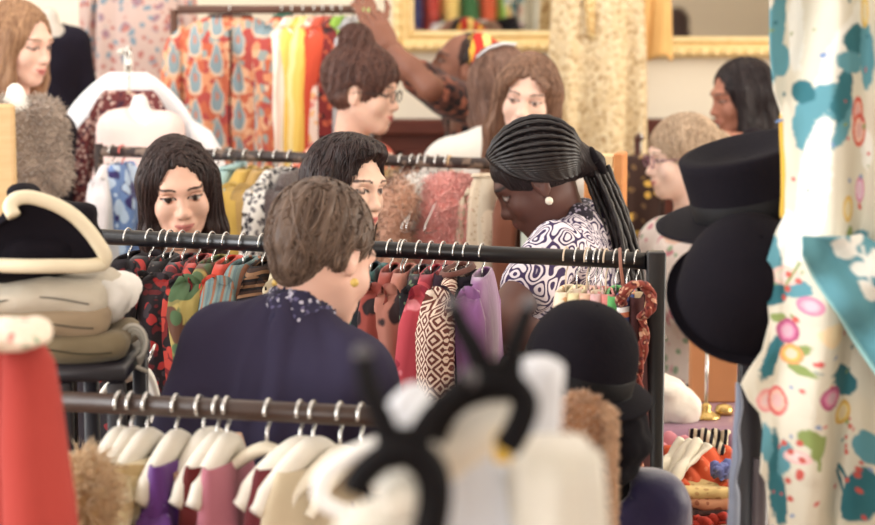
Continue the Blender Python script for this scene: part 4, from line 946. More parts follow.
# dark jumper with a pale neck on a form, back left
def torso_form(px, py, Y, label, name, mat, skinm, yaw=0, sc=1.0, headless=True, cat='mannequin', head=None, post_r=.015):
    """shop mannequin: trunk, neck, stand"""
    c = at(px, py, Y); root = empty('mannequin', (c.x, c.y, 0), label, cat); h = c.z; Rm = np.array(Matrix.Rotation(R(yaw), 3, 'Z'))
    def q(x, y, z): return Rm @ np.array([x, y, z]) * sc + np.array([0, 0, h])
    tp = [ell(q(0, 0, -.20), np.array([.150, .10, .19]) * sc, Rm, .05), ell(q(0, 0, -.40), np.array([.12, .09, .14]) * sc, Rm, .05), ell(q(0, 0, -.55), np.array([.15, .11, .12]) * sc, Rm, .05), cap(q(-.13, 0, -.07), q(.13, 0, -.07), .05 * sc, None, .05)]
    V, Q = sdf_mesh(tp + [cap(q(0, 0, -.05), q(0, 0, .05), .05 * sc, .047 * sc, .03)], .011); MB().add(V, Q.tolist()).build('trunk', skinm, root)
    if mat:
        V, Q = sdf_mesh(tp + [cap(q(-.15, 0, -.09), q(-.19, -.0, -.38), .055 * sc, .045 * sc, .03), cap(q(.15, 0, -.09), q(.19, 0, -.38), .055 * sc, .045 * sc, .03)], .010, infl=.012, sub=[cap(q(0, -.03, -.02), q(0, 0, .2), .07 * sc, None, .01)])
        N = normals(V, Q); V = V + N * ((fbm(V, 9, 3, 2) - .5) * .02)[:, None]; MB().add(V, Q.tolist()).build(name, mat, root)
    MB().tube([(0, 0, .02), (0, 0, h - .6 * sc)], post_r, 10).build('pole', plain((60, 50, 46), .4), root); MB().lathe([(.003, 0), (.17, 0), (.17, .015), (.02, .03), (.003, .03)], (0, 0, .001)).build('base', plain((50, 44, 44), .4), root)
    return root, q
torso_form(50, 26, 7.3, 'mannequin in a black jumper with a pale neck, behind the blonde person', 'jumper', cloth((40, 36, 50)), plain((214, 204, 192), .6), 30, .66)
# big white hanger with a white shirt and red flowered blouse, left
M = Matrix.Translation(at(128, 52, 6.35)) @ Matrix.Rotation(R(-8), 4, 'Z')
stand = empty('garment_stand', (at(128, 52, 6.5).x, 6.5, 0), 'white pole stand carrying the large cream hanger at the left', 'stand')
zz = at(128, 52, 6.35).z; MB().tube([(0, 0, .02), (0, 0, zz)], .013, 10).build('pole', WHITEP, stand); MB().tube([(0, 0, zz), (0, -.17, zz)], .010, 10).build('arm', WHITEP, stand); MB().lathe([(.003, 0), (.17, 0), (.17, .015), (.02, .03), (.003, .03)], (0, 0, .001)).build('base', WHITEP, stand)
b = hanger(None, 0, 0, 'wide cream padded hanger spread over the white shirt at left', 'wood', W=.12, drop=.075, rr=.010, col=(242, 226, 184), M=M, hthick=.009)
cloth_garment(b, 'shirt', 'large white cotton shirt on the cream hanger at left', cloth((250, 250, 252), (240, 240, 246)), W=.22, T=.05, L=.7, sleeve=.62, srad=.075, sl_out=.16, drop=.16, fold=.016, seed=80, neckw=.055)
M = Matrix.Translation(at(129, 78, 6.20)) @ Matrix.Rotation(R(4), 4, 'Z')
b = hanger(None, 0, 0, 'slim cream hanger inside the white shirt carrying the wine-red blouse', 'wood', W=.10, drop=.05, rr=.008, col=(240, 226, 190), M=M, hthick=.003)
cloth_garment(b, 'blouse', 'wine-red and cream flowered blouse in front of the white shirt', floral((120, 58, 60), ((196, 150, 140), (70, 40, 60), (220, 190, 180)), 28, .38), W=.13, T=.035, L=.6, sleeve=.40, srad=.045, seed=81, drop=.10)
root, q = torso_form(140, 112, 6.04, 'white child-size dress form draped in pale pink chiffon', 'chiffon_drape', cloth((246, 222, 214), (244, 206, 200)), plain((246, 240, 236), .5), 10, .55)
# far left: tan board, white form and brown fur jacket
root, q = torso_form(16, 102, 5.2, 'white bust form with a mottled brown fur jacket at the left edge', 'fur_jacket', furm((206, 186, 168), (104, 80, 72), 40), plain((240, 236, 226), .5), 10, .50)
for ch in root.children:
    if ch.name.startswith('fur_jacket'):
        V = np.array([v.co[:] for v in ch.data.vertices]); Q = np.array([list(p.vertices) for p in ch.data.polygons]); m = MB(); fuzz(m, V, Q, 5000, .022, wid=.0018, seed=77); m.build('fur_pile', furm((222, 200, 180), (96, 72, 64), 40), root); break
c = at(3, 104, 5.0); o = MB().box((c.x - .06, 4.98, 0), (c.x + .026, 5.02, c.z), .006).build('board', wood((226, 190, 136), (204, 160, 104)), smooth=False); tag(o, 'pale wooden board standing upright at the left edge', 'board')
# wooden clothes stand right of the braids
c = at(606, 152, 4.85); root = empty('wooden_stand', (c.x, c.y, 0), 'pale wooden slatted stand rising behind the braided person', 'stand'); Mr = Matrix.Translation(Vector((c.x, c.y, 0))) @ Matrix.Rotation(R(-14), 4, 'Z'); pine = wood((222, 152, 84), (196, 112, 58)); pale = wood((240, 212, 160), (224, 186, 130))
for x in (-.035, .035): MB().box((x - .011, -.035, 0), (x + .011, .035, c.z), .003).build('side_board', pine, root, Mr, local=False, smooth=False)
for z in (c.z - .035, c.z - .5, c.z - 1.0): MB().box((-.0235, -.030, z), (.0235, .030, z + .03), .003).build('cross_board', pale, root, Mr, local=False, smooth=False)

# ================================================================ hats
felt = (lambda t: (t.bump(t.noise(t.coords(), 160, 3), .25, .004), t.fin(t.mix(t.noise(t.coords(), 9, 3), (19, 16, 24), (27, 23, 31)), .9, .12))[1])(NT('black_felt'))
def hat(label, M, cr=.083, ch=.115, br=.13, flare=0.0, dome=True, curl=.012, droop=0.0, name='hat', band=True, dent=.0, mat=None, long_=1.12):
    root = bpy.data.objects.new(name, None); root.empty_display_size = .03; link(root, None, M); tag(root, label, 'hat'); n = 48; mat = mat or felt
    def ring(r, z, k=1.0): return [(r * math.cos(a), r * long_ * math.sin(a), z) for a in np.linspace(0, 2 * PI, n + 1)[:-1]]
    rings = []
    if dome:
        for t in np.linspace(0, 1, 14): a = t * PI / 2; rings.append(ring(cr * math.cos(a) ** .8 if t < 1 else .002, ch * (.25 + .75 * math.sin(a)) if t > 0 else ch * .25))
        rings.insert(0, ring(cr, 0))
    else:
        for t in np.linspace(0, 1, 8): rings.append(ring(cr * (1 + flare * t), ch * t * .96))
        rings += [ring(cr * (1 + flare) * .97, ch), ring(cr * (1 + flare) * .85, ch + .001), ring(cr * .55, ch - dent), ring(.002, ch - dent * 1.3)]
    m = MB().loft(rings, cap=False); m.build('crown', mat, root)
    P = []
    for t in np.linspace(0, 1, 8):
        r = cr * .97 + (br - cr) * t; P.append([(r * math.cos(a), r * long_ * math.sin(a), curl * t ** 2.5 * (.35 + 1.0 * math.cos(a) ** 2) - droop * t * t) for a in np.linspace(0, 2 * PI, n + 1)[:-1]])
    low = [[(x, y, z - .004) for x, y, z in r] for r in P[::-1]]
    m = MB().loft(P + low, cap=False); m.build('brim', mat, root)
    if band: MB().loft([ring(cr * 1.012, .002), ring(cr * (1.014 + flare * .25), .026), ring(cr * (1.0 + flare * .25), .028)], cap=False).build('band', plain((12, 10, 15), .6, .2), root)
    return root
def MT(p, rx=0, ry=0, rz=0): return Matrix.Translation(Vector(p)) @ Matrix.Rotation(R(ry), 4, 'Y') @ Matrix.Rotation(R(rx), 4, 'X') @ Matrix.Rotation(R(rz), 4, 'Z')
# hat post on the right
pc = at(752, 345, 2.97); root = empty('hat_stand', (pc.x, pc.y, 0), 'thick black post carrying the two stacked black hats beside the flowered robe', 'stand')
MB().box((-.019, -.019, .03), (.019, .019, pc.z), .004).build('post', plain((34, 30, 38), .35, .5), root); MB().tube([(.013, -.024, .6), (.013, -.024, at(0, 458, 2.95).z)], .012, 10).build('sleeve_tube', plain((96, 84, 88), .3, .5), root)
MB().lathe([(.003, 0), (.2, 0), (.2, .02), (.03, .04), (.003, .04)], (0, 0, .001)).build('base', plain((34, 30, 38), .4), root)
MB().tube([(0, 0, pc.z - .01), (-.005, 0, pc.z + .07), (.015, 0, at(0, 196, 2.97).z + .02)], .012, 10).build('peg', plain((34, 30, 38), .4), root)
hat('large black felt hat with its rounded crown tipped forward, lower of the two stacked hats', MT(at(739, 302, 2.88), 42, 8), .091, .142, .108, curl=.006, band=False, long_=1.05)
hat('black flat-topped felt hat with a wide brim, upper of the two stacked hats', MT(at(756, 207, 2.97), 5, -14), .090, .090, .150, .06, False, .012, .012, dent=.012)
# black form with bowler and navy velvet cape
black_form = plain((18, 16, 22), .7, .2)
root, q = torso_form(600, 474, 3.02, 'black mannequin in an indigo velvet cape under the black bowler', 'velvet_cape', cloth((44, 36, 96), (30, 24, 66), .4, .3, .6), black_form, 8, .62)
hb = at(590, 420, 3.02); V, Q = sdf_mesh([ell((0, 0, 0), (.068, .085, .105), None, .03), cap((0, .01, -.05), (0, .01, -.14), .045, .05, .03), ell((0, -.085, -.02), (.012, .02, .03), None, .02), ell((0, -.06, -.08), (.03, .03, .02), None, .02)], .007)
MB().add(V + np.array([hb.x - WM[root].translation.x, 0, hb.z]), Q.tolist()).build('head', black_form, root)
hat('black felt bowler on the black mannequin, centre right', MT(at(577, 378, 3.02), 8, 14), .084, .116, .120, curl=.010, droop=.018)
V, Q = sdf_mesh([ell((0, 0, 0), (.060, .075, .028), None, .02), ell((.02, 0, -.035), (.052, .07, .03), None, .02), ell((-.01, -.01, -.07), (.058, .07, .026), None, .02)], .006); N = normals(V, Q); V = V + N * ((fbm(V, 28, 4, 2) - .5) * .016)[:, None]
o = MB().add(V, Q.tolist()).build('gathered_scarf', cloth((32, 30, 36), (20, 18, 24)), None, Matrix.Translation(at(606, 420, 3.0))); tag(o, 'charcoal scarf wound in folds under the bowler on the mannequin', 'scarf')
# tan fur-trimmed block beside it
V, Q = sdf_mesh([ell((0, 0, 0), (.027, .06, .07), None, .03), cap((-.014, -.02, .048), (.016, -.02, .048), .018, None, .03), ell((0, 0, -.16), (.035, .07, .14), None, .05)], .007)
root = empty('fur_coat', at(581, 452, 2.60), 'tan brown fur coat collar between the white clothes and the black mannequin', 'coat'); MB().add(V, Q.tolist()).build('coat_body', furm((176, 124, 84), (132, 86, 58)), root)
m = MB(); fuzz(m, V, Q, 5000, .012, seed=9, spread=.3); m.build('fur_pile', furm((206, 156, 112), (140, 92, 62)), root)
V2, Q2 = sdf_mesh([cap((.030, -.03, .052), (.029, -.03, -.2), .010, None, .01)], .005); m = MB().add(V2, Q2.tolist()); fuzz(m, V2, Q2, 2500, .010, seed=10); m.build('fur_edge', furm((232, 190, 150), (204, 156, 118)), root)

# tricorne on a pile of folded breeches on a black stand, left
TY = 3.05; cream = plain((238, 224, 192), .6, .3); tr = empty('tricorne_hat', at(45, 262, TY), 'black tricorne with a broad cream edge lying on the folded breeches', 'hat'); O = WM[tr].translation
def Lp(px, py, Y=TY): return at(px, py, Y) - O
up = [(14, 216), (10, 207), (16, 199), (28, 197), (42, 200), (58, 206), (74, 216), (88, 230), (99, 245), (105, 256), (103, 264)]; lowp = [(103, 264), (85, 266), (55, 266), (20, 266), (-20, 264), (-70, 258)]
def curve(P, k, dy=0):
    P = np.array(P, float); t = np.linspace(0, len(P) - 1, k); i = np.minimum(t.astype(int), len(P) - 2); f = (t - i)[:, None]; Pm = np.vstack([2 * P[0] - P[1], P, 2 * P[-1] - P[-2]])
    a, b, c, d = Pm[i], Pm[i + 1], Pm[i + 2], Pm[i + 3]; return .5 * ((2 * b) + (-a + c) * f + (2 * a - 5 * b + 4 * c - d) * f ** 2 + (-a + 3 * b - 3 * c + d) * f ** 3)
cu = curve(up, 34); MB().tube([Lp(x, y, TY - .09 + .05 * (i / 33.)) for i, (x, y) in enumerate(cu)], .0108, 10, flat=1.0).build('cream_edge', cream, tr)
cl = curve(lowp, 30); MB().tube([Lp(x, y, TY - .04 - .05 * math.sin(i / 29 * PI)) for i, (x, y) in enumerate(cl)], .0108, 10).build('cream_edge', cream, tr)
rows = []
for i, t in enumerate(np.linspace(0, 1, 22)):
    x0, y0 = cu[int(t * 33)]; xb = 14 - 60 * (1 - t) if t < 1 else 100; xb = -60 + 160 * t
    rows.append([Lp(x0 * (1 - s) + xb * s, y0 * (1 - s) + 264 * s, TY - .085 + .04 * t + .012 * math.sin(s * PI)) for s in np.linspace(0, 1, 10)])
MB().grid([[tuple(p) for p in r] for r in rows]).build('brim_front', felt, tr, mod='solid')
V, Q = sdf_mesh([ell((0, 0, .025), (.085, .10, .045), None, .03), ell((-.035, .02, .098), (.026, .05, .018), None, .03), ell((.030, .03, .070), (.042, .05, .018), None, .03), ell((-.07, .0, .0), (.09, .12, .03), None, .03)], .007); N = normals(V, Q); V = V + N * ((fbm(V, 16, 4, 2) - .5) * .018)[:, None]
MB().add(V + np.array([-.005, .03, .0]), Q.tolist()).build('crown', felt, tr)
for i, (px, py, hw, hh, c, c2, lb, sd) in enumerate(((38, 290, .108, .028, (206, 196, 178), (186, 176, 158), 'cream wool breeches folded flat, topmost under the tricorne', 1), (44, 312, .105, .023, (168, 146, 118), (146, 126, 100), 'tan wool breeches folded flat, middle of the pile', 2), (66, 337, .098, .021, (138, 122, 94), (116, 102, 78), 'khaki breeches folded flat, bottom of the pile on the black stand', 3), (98, 296, .030, .034, (236, 232, 226), (214, 210, 204), 'white cotton shirt end spilling out at the right of the pile', 4))):
    V, Q = sdf_mesh([ell((0, 0, 0), (hw, .12, hh), None, .02), cap((-hw * .8, -.085, -hh * .1), (hw * .85, -.085, 0), hh * .85, None, .03), cap((hw * .86, -.07, 0), (hw * .86, .09, 0), hh * .8, None, .02)], .007)
    N = normals(V, Q); V = V + N * ((fbm(V * np.array([.6, 1, 2]), 18, sd * 5, 3) - .5) * .018)[:, None]
    g_ = np.abs(V[:, 2] + .01 * np.sin(V[:, 0] * 25)) < .004
    root = empty('folded_breeches' if i < 3 else 'folded_shirt', at(px, py, 3.10 if i < 3 else 3.15), lb, 'clothing', 'folded pile under the tricorne'); MB().add(V, Q.tolist()).build('folded_cloth', cloth(c, c2, fold=.4), root)
    if i < 3: MB().tube([(hw * s, -.118 - .0 * abs(s), hh * .25 * math.sin(s * 3 + sd)) for s in np.linspace(-.9, .9, 20)], .0016, 6).build('seam', cloth(tuple(int(v * .6) for v in c)), root)
m = MB()
c0 = at(133, 342, 3.08)
for k in range(3): m.tube([(.02 * math.cos(a) * (1 - .2 * k), .0 + .01 * k, .026 * math.sin(a) - .008 * k) for a in np.linspace(-2, 2.6, 16)], .0035, 6)
m.tube([(-.05, 0, -.01), (0, -.01, -.034), (.02, 0, -.045)], .006, 8, flat=.5); o = m.build('ribbon_ties', cloth((214, 208, 196)), None, Matrix.Translation(c0)); tag(o, 'pale ribbon ties dangling from the right end of the folded pile', 'ribbon')
sp = at(70, 352, 3.1); st = empty('display_stand', (sp.x, sp.y, 0), 'black display stand with straight legs under the folded pile', 'stand'); blk = plain((40, 38, 46), .4)
MB().box((-.12, -.13, sp.z - .022), (.105, .13, sp.z), .004).build('top_board', blk, st)
for x in (.01, .088, -.11):
    for y in (-.115, .115): MB().box((x - .013 + (.0 if y < 0 else .004), y - .013, .0), (x + .013, y + .013, sp.z - .023), .003).build('leg', blk, st)
for z in (.25, .8): MB().box((-.11, -.12, z), (.088, -.105, z + .02)).build('crossbar', blk, st)
# white hanger with a paper tag leaning below the pile
b = hanger(None, 0, 0, 'white wooden hanger tipped upright between the pile and the navy shoulder', 'wood', W=.05, drop=.04, rr=.010, col=(236, 232, 222), M=MT(at(152, 352, 3.35), 0, 0) @ Matrix.Rotation(R(24), 4, 'Y'), hthick=.0022)
# coral coat in the left foreground with a flowered scarf on its shoulder
cc = empty('coral_coat', at(20, 345, 2.25), 'coral-red wool coat in the lower left corner', 'coat'); O = WM[cc].translation; coral = cloth((188, 68, 58), (164, 52, 48), .95, .2, .05)
def limb(name, path, mat, n=28, wob=.02, sd=0, flat=.9):
    rings = []
    for i, (px, py, Y, rp) in enumerate(path):
        c = at(px, py, Y) - O; r = rp * Y / F_PX
        rings.append([(c.x + r * math.cos(a) * (1 + wob * math.sin(3 * a + i * .5 + sd)), c.y + r * flat * math.sin(a) * (1 + wob * math.sin(4 * a + i * .4)), c.z + (.3 * r * math.sin(a) if i < 2 else 0)) for a in np.linspace(0, 2 * PI, n + 1)[:-1]])
    return MB().loft(rings).build(name, mat, cc, mod='solid')
limb('sleeve', [(22, 339, 2.26, 6), (24, 343, 2.25, 17), (28, 362, 2.24, 25), (31, 400, 2.23, 29), (34, 450, 2.22, 33), (39, 500, 2.21, 36), (43, 560, 2.2, 38), (44, 640, 2.2, 38)], coral)
limb('coat_body', [(-20, 338, 2.30, 10), (-24, 346, 2.30, 30), (-32, 372, 2.30, 36), (-36, 430, 2.30, 38), (-24, 520, 2.3, 50), (-10, 640, 2.3, 60)], coral, sd=2)
limb('lining', [(4, 362, 2.33, 12), (0, 420, 2.33, 22), (10, 540, 2.33, 30), (10, 640, 2.33, 30)], cloth((38, 26, 32)), sd=1)  # dark piece standing in for the shade in the fold beside the sleeve
V, Q = sdf_mesh([ell((-.02, 0, 0), (.045, .05, .010), None, .02), ell((.010, -.02, -.006), (.020, .035, .008), None, .02), ell((-.05, 0, -.01), (.05, .055, .009), None, .02)], .005); V = V + normals(V, Q) * ((fbm(V, 40, 2, 2) - .5) * .010)[:, None]
o = MB().add(V, Q.tolist()).build('folded_scarf', floral((244, 226, 206), ((222, 110, 104), (150, 180, 150)), 26, .25), None, Matrix.Translation(at(24, 329, 2.22))); tag(o, 'cream scarf with small red flowers laid over the coral coat', 'scarf')

# ================================================================ near rack: cream hangers and what they carry
def P7(px, yaw, lb, mt, nm, hl, W=.078, hd=.052, hcol=(242, 236, 222), kind='wood', **k):
    k['L'] = k['L'] * .8; k['top_lift'] = -.018; k.setdefault('srad', .036); k['fold'] = .006
    return hang(near, px, yaw + 11, lb, mt, nm, hlabel=hl, kind=kind, W=W, hdrop=hd, rr=.0145, hcol=hcol, hthick=.0026, thick=.98, **k)
P7(119, 76, 'black blouse with a copper sheen under the second cream hanger', floral((46, 38, 40), ((120, 84, 66),), 30, .3), 'blouse', 'cream wooden hanger, leftmost clear one on the nearest rail', T=.03, L=.5, seed=90, drop=.05)
P7(131, 70, 'olive-brown wool top on the nearest rail', cloth((120, 108, 84), (96, 86, 66)), 'top', 'cream wooden hanger just right of the leftmost one on the nearest rail', T=.035, L=.5, seed=91)
P7(147, 66, 'shiny cream and gold pleated jacket on the nearest rail', stripes(((226, 206, 160), (208, 180, 128), (240, 226, 190)), 26, 2, .08), 'jacket', 'cream wooden hanger above the gold pleated jacket', T=.045, L=.5, seed=92, srad=.045, sleeve=.4)
P7(176, 72, 'violet satin blouse glimpsed on the nearest rail', cloth((124, 62, 160), (84, 40, 120), .4, .3, .3), 'blouse', 'cream wooden hanger above the violet blouse', T=.035, L=.5, seed=93, drop=.09)
P7(200, 58, 'peach lace slip on a clip hanger of the nearest rail', cloth((226, 180, 150)), 'slip', 'cream clip hanger tilted left on the nearest rail', T=.02, L=.4, seed=94, sleeve=0, drop=.10, tilt=-14)
P7(217, 64, 'dark red velvet bodice low on the nearest rail', cloth((120, 40, 42)), 'bodice', 'cream hanger over the dark red bodice', T=.03, L=.4, seed=95, sleeve=0, drop=.10)
P7(227, 74, 'rose-pink satin skirt between cream hangers on the nearest rail', cloth((216, 130, 150)), 'skirt', 'thin cream hanger over the rose-pink skirt', T=.03, L=.4, seed=96, sleeve=0, drop=.10)
hanger(near, 268, 12, 'empty broad cream hanger seen full face on the nearest rail', 'trouser', W=.078, drop=.056, rr=.0145, col=(240, 230, 206), tilt=3, hthick=.0026)
P7(300, 40, 'maroon fringed scarf top behind the broad cream hanger', cloth((124, 48, 56)), 'top', 'curved cream hanger right of the broad one', W=.09, T=.03, L=.4, seed=97, sleeve=0, drop=.10)
P7(313, 56, 'cream satin camisole on the nearest rail', cloth((232, 214, 180)), 'camisole', 'curved cream hanger close beside its twin', W=.10, T=.03, L=.4, seed=98, sleeve=0)
hanger(near, 340, 60, 'pale hanger half hidden by the blurred white clothes', 'wood', W=.09, drop=.055, rr=.0145, hthick=.0026)
hanger(near, 361, 66, 'pale hanger last in the row on the nearest rail', 'wood', W=.09, drop=.055, rr=.0145, hthick=.0026)
# straw-coloured fur collar at the left end
root = empty('fur_collar', at(84, 492, 2.62), 'shaggy straw-coloured fur collar at the left of the nearest rail', 'collar'); V, Q = sdf_mesh([ell((0, 0, 0), (.030, .05, .045), None, .03), ell((.0, 0, -.14), (.028, .05, .12), None, .05)], .008)
MB().add(V, Q.tolist()).build('collar_base', furm((226, 196, 150), (180, 136, 92)), root); m = MB(); fuzz(m, V, Q, 2600, .03, wid=.0013, seed=12); m.build('fur_pile', furm((246, 218, 176), (206, 160, 112)), root)

# ================================================================ blurred white clothes and black hangers right in front of the camera
FY = 1.45
fr_ = rack('clothes_rack', 'dark rail of white clothes closest to the camera, at the bottom edge', at(250, 640, FY + .02), at(720, 640, FY + .02), .012, plain((64, 44, 36), .42, .5), 250, 720)
whitec = cloth((226, 230, 240), (212, 216, 228), .3); creamc = cloth((222, 216, 204), (206, 200, 186), .3)
def soft(label, name, mat, path, Y0, sd=0, cat='clothing', wob=.05, flat=.8, infl=None, n=30):
    """cloth hung over a hanger end: rings (column, row, half width px, depth offset)"""
    c0 = at(path[0][0], path[0][1], Y0); root = empty(name, c0, label, cat); rings = []
    for i, (px, py, rp, dy) in enumerate(path):
        c = at(px, py, Y0 + dy) - c0; r = rp * Y0 / F_PX
        rings.append([(c.x + r * math.cos(a) * (1 + wob * math.sin(4 * a + i * .3 + sd)), c.y + max(r * flat, .004) * math.sin(a) * (1 + wob * math.sin(5 * a + sd)), c.z + .25 * r * math.sin(a) * (i < 3)) for a in np.linspace(0, 2 * PI, n + 1)[:-1]])
    m = MB().loft(rings); m.build('cloth', mat, root); return root
soft('tall bluish-white satin dress end, right of the black hanger prongs', 'satin_dress', whitec, [(540, 363, 20, 0), (538, 367, 26, 0), (535, 385, 28, 0), (530, 430, 30, 0), (520, 490, 38, 0), (512, 560, 44, 0), (510, 650, 46, 0)], 1.58, 1)
soft('white cotton petticoat filling the gap between the two black hangers', 'petticoat', whitec, [(450, 432, 14, 0), (452, 440, 40, 0), (452, 480, 58, 0), (450, 530, 70, 0), (448, 650, 76, 0)], 1.52, 2)
soft('cream pleated blouse in the lower centre, right of the satin dress', 'pleated_blouse', creamc, [(558, 446, 34, 0), (556, 450, 44, 0), (556, 476, 48, 0), (556, 520, 52, 0), (556, 650, 58, 0)], 1.50, 3, wob=.15)
soft('ivory blouse at the bottom under the left black hanger', 'ivory_blouse', creamc, [(392, 506, 14, 0), (388, 511, 34, 0), (378, 530, 48, 0), (366, 570, 62, 0), (360, 650, 70, 0)], 1.40, 4, wob=.07)
def padded(label, name, mat, a, b, ra, rb, Y, cat='clothing', extra=()):
    c = at(*a, Y); root = empty(name, c, label, cat); q = at(*b, Y - .03) - c
    V, Q = sdf_mesh([cap((0, 0, 0), q, ra * Y / F_PX, rb * Y / F_PX, .01)] + [cap(at(*e[0], Y) - c, at(*e[1], Y) - c, e[2] * Y / F_PX, None, .01) for e in extra], .0035); V = V + normals(V, Q) * ((fbm(V, 40, 5, 2) - .5) * .005)[:, None]
    MB().add(V, Q.tolist()).build('cloth', mat, root); return root
padded('cream padded shoulder sloping down between the black hangers', 'padded_shoulder', cloth((238, 232, 220), (226, 218, 204), .3), (494, 414), (404, 480), 31, 31, 1.46)
padded('round cream collar end above the ivory blouse', 'collar_end', creamc, (396, 478), (404, 500), 24, 24, 1.38, 'collar')
padded('white sleeve end over a tan lining, left of the padded shoulder', 'sleeve_end', whitec, (414, 402), (396, 424), 21, 17, 1.50, 'clothing')
o = padded('tan suede lining under the white sleeve end', 'lining_end', cloth((190, 130, 80), (160, 104, 62)), (430, 424), (408, 448), 14, 12, 1.50)
padded('small white glove tip beside the black hanger', 'glove', whitec, (444, 418), (436, 436), 11, 9, 1.46, 'glove')
o = MB().box((-.006, -.002, -.011), (.006, .002, .011), .001).build('price_tag', plain((244, 196, 70), .6), None, Matrix.Translation(at(503, 448, 1.43))); tag(o, 'yellow tag under the right black hanger', 'tag')
def prong(label, Y, strokes):
    c = at(*strokes[0][1][0], Y); root = empty('black_hanger', c, label, 'hanger'); bm_ = plain((14, 11, 15), .7, .15)
    for nm, P, r in strokes:
        cv = curve(P, 24); MB().tube([at(x, y, Y) - c for x, y in cv], [r * 1.25 * Y / F_PX * (1 - .35 * (i / 23.) * (nm == 'prong')) for i in range(24)], 10).build(nm, bm_, root)
        if nm == 'prong':
            e = at(*P[-1], Y) - c; MB().lathe([(.0005, -.007), (.005, -.005), (.0065, 0), (.005, .005), (.0005, .007)], e, 14).build('tip', plain((84, 80, 86), .5), root)  # paler grey ends put the highlight on the prongs into colour
    return root
prong('black hanger with two upright prongs, right one in front of the lilac dress', 1.42, [('yoke', [(484, 386), (498, 378), (513, 386)], 17), ('prong', [(488, 384), (474, 350), (460, 325), (452, 304)], 11), ('prong', [(510, 384), (514, 350), (522, 325), (531, 304)], 10), ('arm', [(490, 384), (462, 394), (442, 412), (430, 436)], 14), ('arm', [(512, 384), (525, 402), (519, 426), (506, 448)], 12)])
prong('black hanger with two upright prongs, left one before the navy back', 1.34, [('yoke', [(386, 454), (402, 446), (418, 454)], 17), ('prong', [(392, 450), (382, 420), (370, 390), (363, 354)], 12), ('prong', [(412, 450), (432, 415), (452, 396), (468, 378)], 12), ('arm', [(394, 452), (376, 462), (362, 476), (354, 492)], 13), ('arm', [(414, 452), (432, 474), (434, 505), (422, 560)], 15)])
c = at(385, 442, 1.72); root = empty('bent_hanger', c, 'thick white plastic hanger bent in a loop, blurred at lower centre', 'hanger')
cv = curve([(398, 436), (372, 446), (344, 458), (324, 476), (320, 496), (336, 510), (366, 514), (400, 512)], 40); MB().tube([at(x, y, 1.72) - c for x, y in cv], [.0075] * 40, 10, flat=1.0).build('bar', plain((244, 242, 238), .4), root)

# ================================================================ flowered robe on the right
def printed_cloth(name, label, ledge, px1, py0, py1, Y, foldf, motifs, base, root=None, nu=190, nv=560, redge=None, zoff=0):
    vs = np.linspace(0, 1, nv); us = np.linspace(0, 1, nu); py = py0 + (py1 - py0) * vs
    le = np.interp(py, [p[1] for p in ledge], [p[0] for p in ledge]); re = np.full(nv, px1) if redge is None else np.interp(py, [p[1] for p in redge], [p[0] for p in redge])
    PX = le[:, None] + (re - le)[:, None] * us[None]; PY = np.repeat(py[:, None], nu, 1); dy = foldf(PX, PY, us[None] + 0 * PX)
    Yw = Y + dy; cth, sth = math.cos(PITCH), math.sin(PITCH); cx = (PX - 437.5) / F_PX; cy = (262.5 - PY) / F_PX
    # the cloth is laid out at one distance and then folded front to back
    k = Y / (sth * cy + cth); P = np.stack([cx * k, Yw, CAM_Z + (-sth + cth * cy) * k], -1)
    uv = np.stack([PX, PY], -1); C = np.tile(np.array(lin(base)[:3]), (nv, nu, 1))
    wob = (fbm(uv, .12, 3, 2) - .5) * 10; wob2 = (fbm(uv, .30, 9, 2) - .5) * 6
    for mt in motifs:
        kind = mt[0]
        if kind == 'blob':
            _, x, y, rx, ry, ang, col = mt; ca, sa = math.cos(R(ang)), math.sin(R(ang)); dx, dy_ = PX - x, PY - y; a = dx * ca + dy_ * sa; b = -dx * sa + dy_ * ca
            d = 1 - np.sqrt((a / rx) ** 2 + (b / ry) ** 2) + (wob + wob2 * 1.2) / max(min(rx, ry), 6) * .30
            w_ = np.clip(d * min(rx, ry) / 1.5 + .5, 0, 1)
        elif kind == 'ring':
            _, x, y, rx, ry, col, col2 = mt; d = np.sqrt(((PX - x) / rx) ** 2 + ((PY - y) / ry) ** 2) + wob2 / 60
            C2 = np.where((d < .5)[..., None], np.array(lin(tuple(int(c * .4 + 235 * .6) for c in col))[:3]), np.where((d < .72)[..., None], np.array(lin(col2)[:3]), np.array(lin(col)[:3])))
            w_ = np.clip((1 - d) * min(rx, ry) + .5, 0, 1)[..., None]; C = C * (1 - w_) + C2 * w_; continue
        elif kind == 'line':
            _, x0, y0, x1, y1, r, col = mt; ex, ey = x1 - x0, y1 - y0; t = np.clip(((PX - x0) * ex + (PY - y0) * ey) / (ex * ex + ey * ey), 0, 1); d = np.hypot(PX - x0 - t * ex + wob2 * .2, PY - y0 - t * ey)
            w_ = np.clip((r - d) / 1.2 + .5, 0, 1)
        C = C * (1 - w_[..., None]) + np.array(lin(col)[:3]) * w_[..., None]
    m = MB(); O_ = np.array(WM[root].translation); m.grid(P - O_, col=C); o = m.build(name, vcol(.85, .2, bump=.2), root); md = o.modifiers.new('s', 'SOLIDIFY'); md.thickness = .004; md.offset = 1
    return o
TEAL = (92, 156, 172); TEALD = (50, 116, 130); CR = (222, 217, 199); WH = (238, 238, 230); RD = (216, 84, 84); PK = (220, 130, 170); MG = (186, 84, 130); YL = (232, 190, 90); GR = (140, 160, 90); BL = (120, 150, 200)
rr = np.random.default_rng(5)
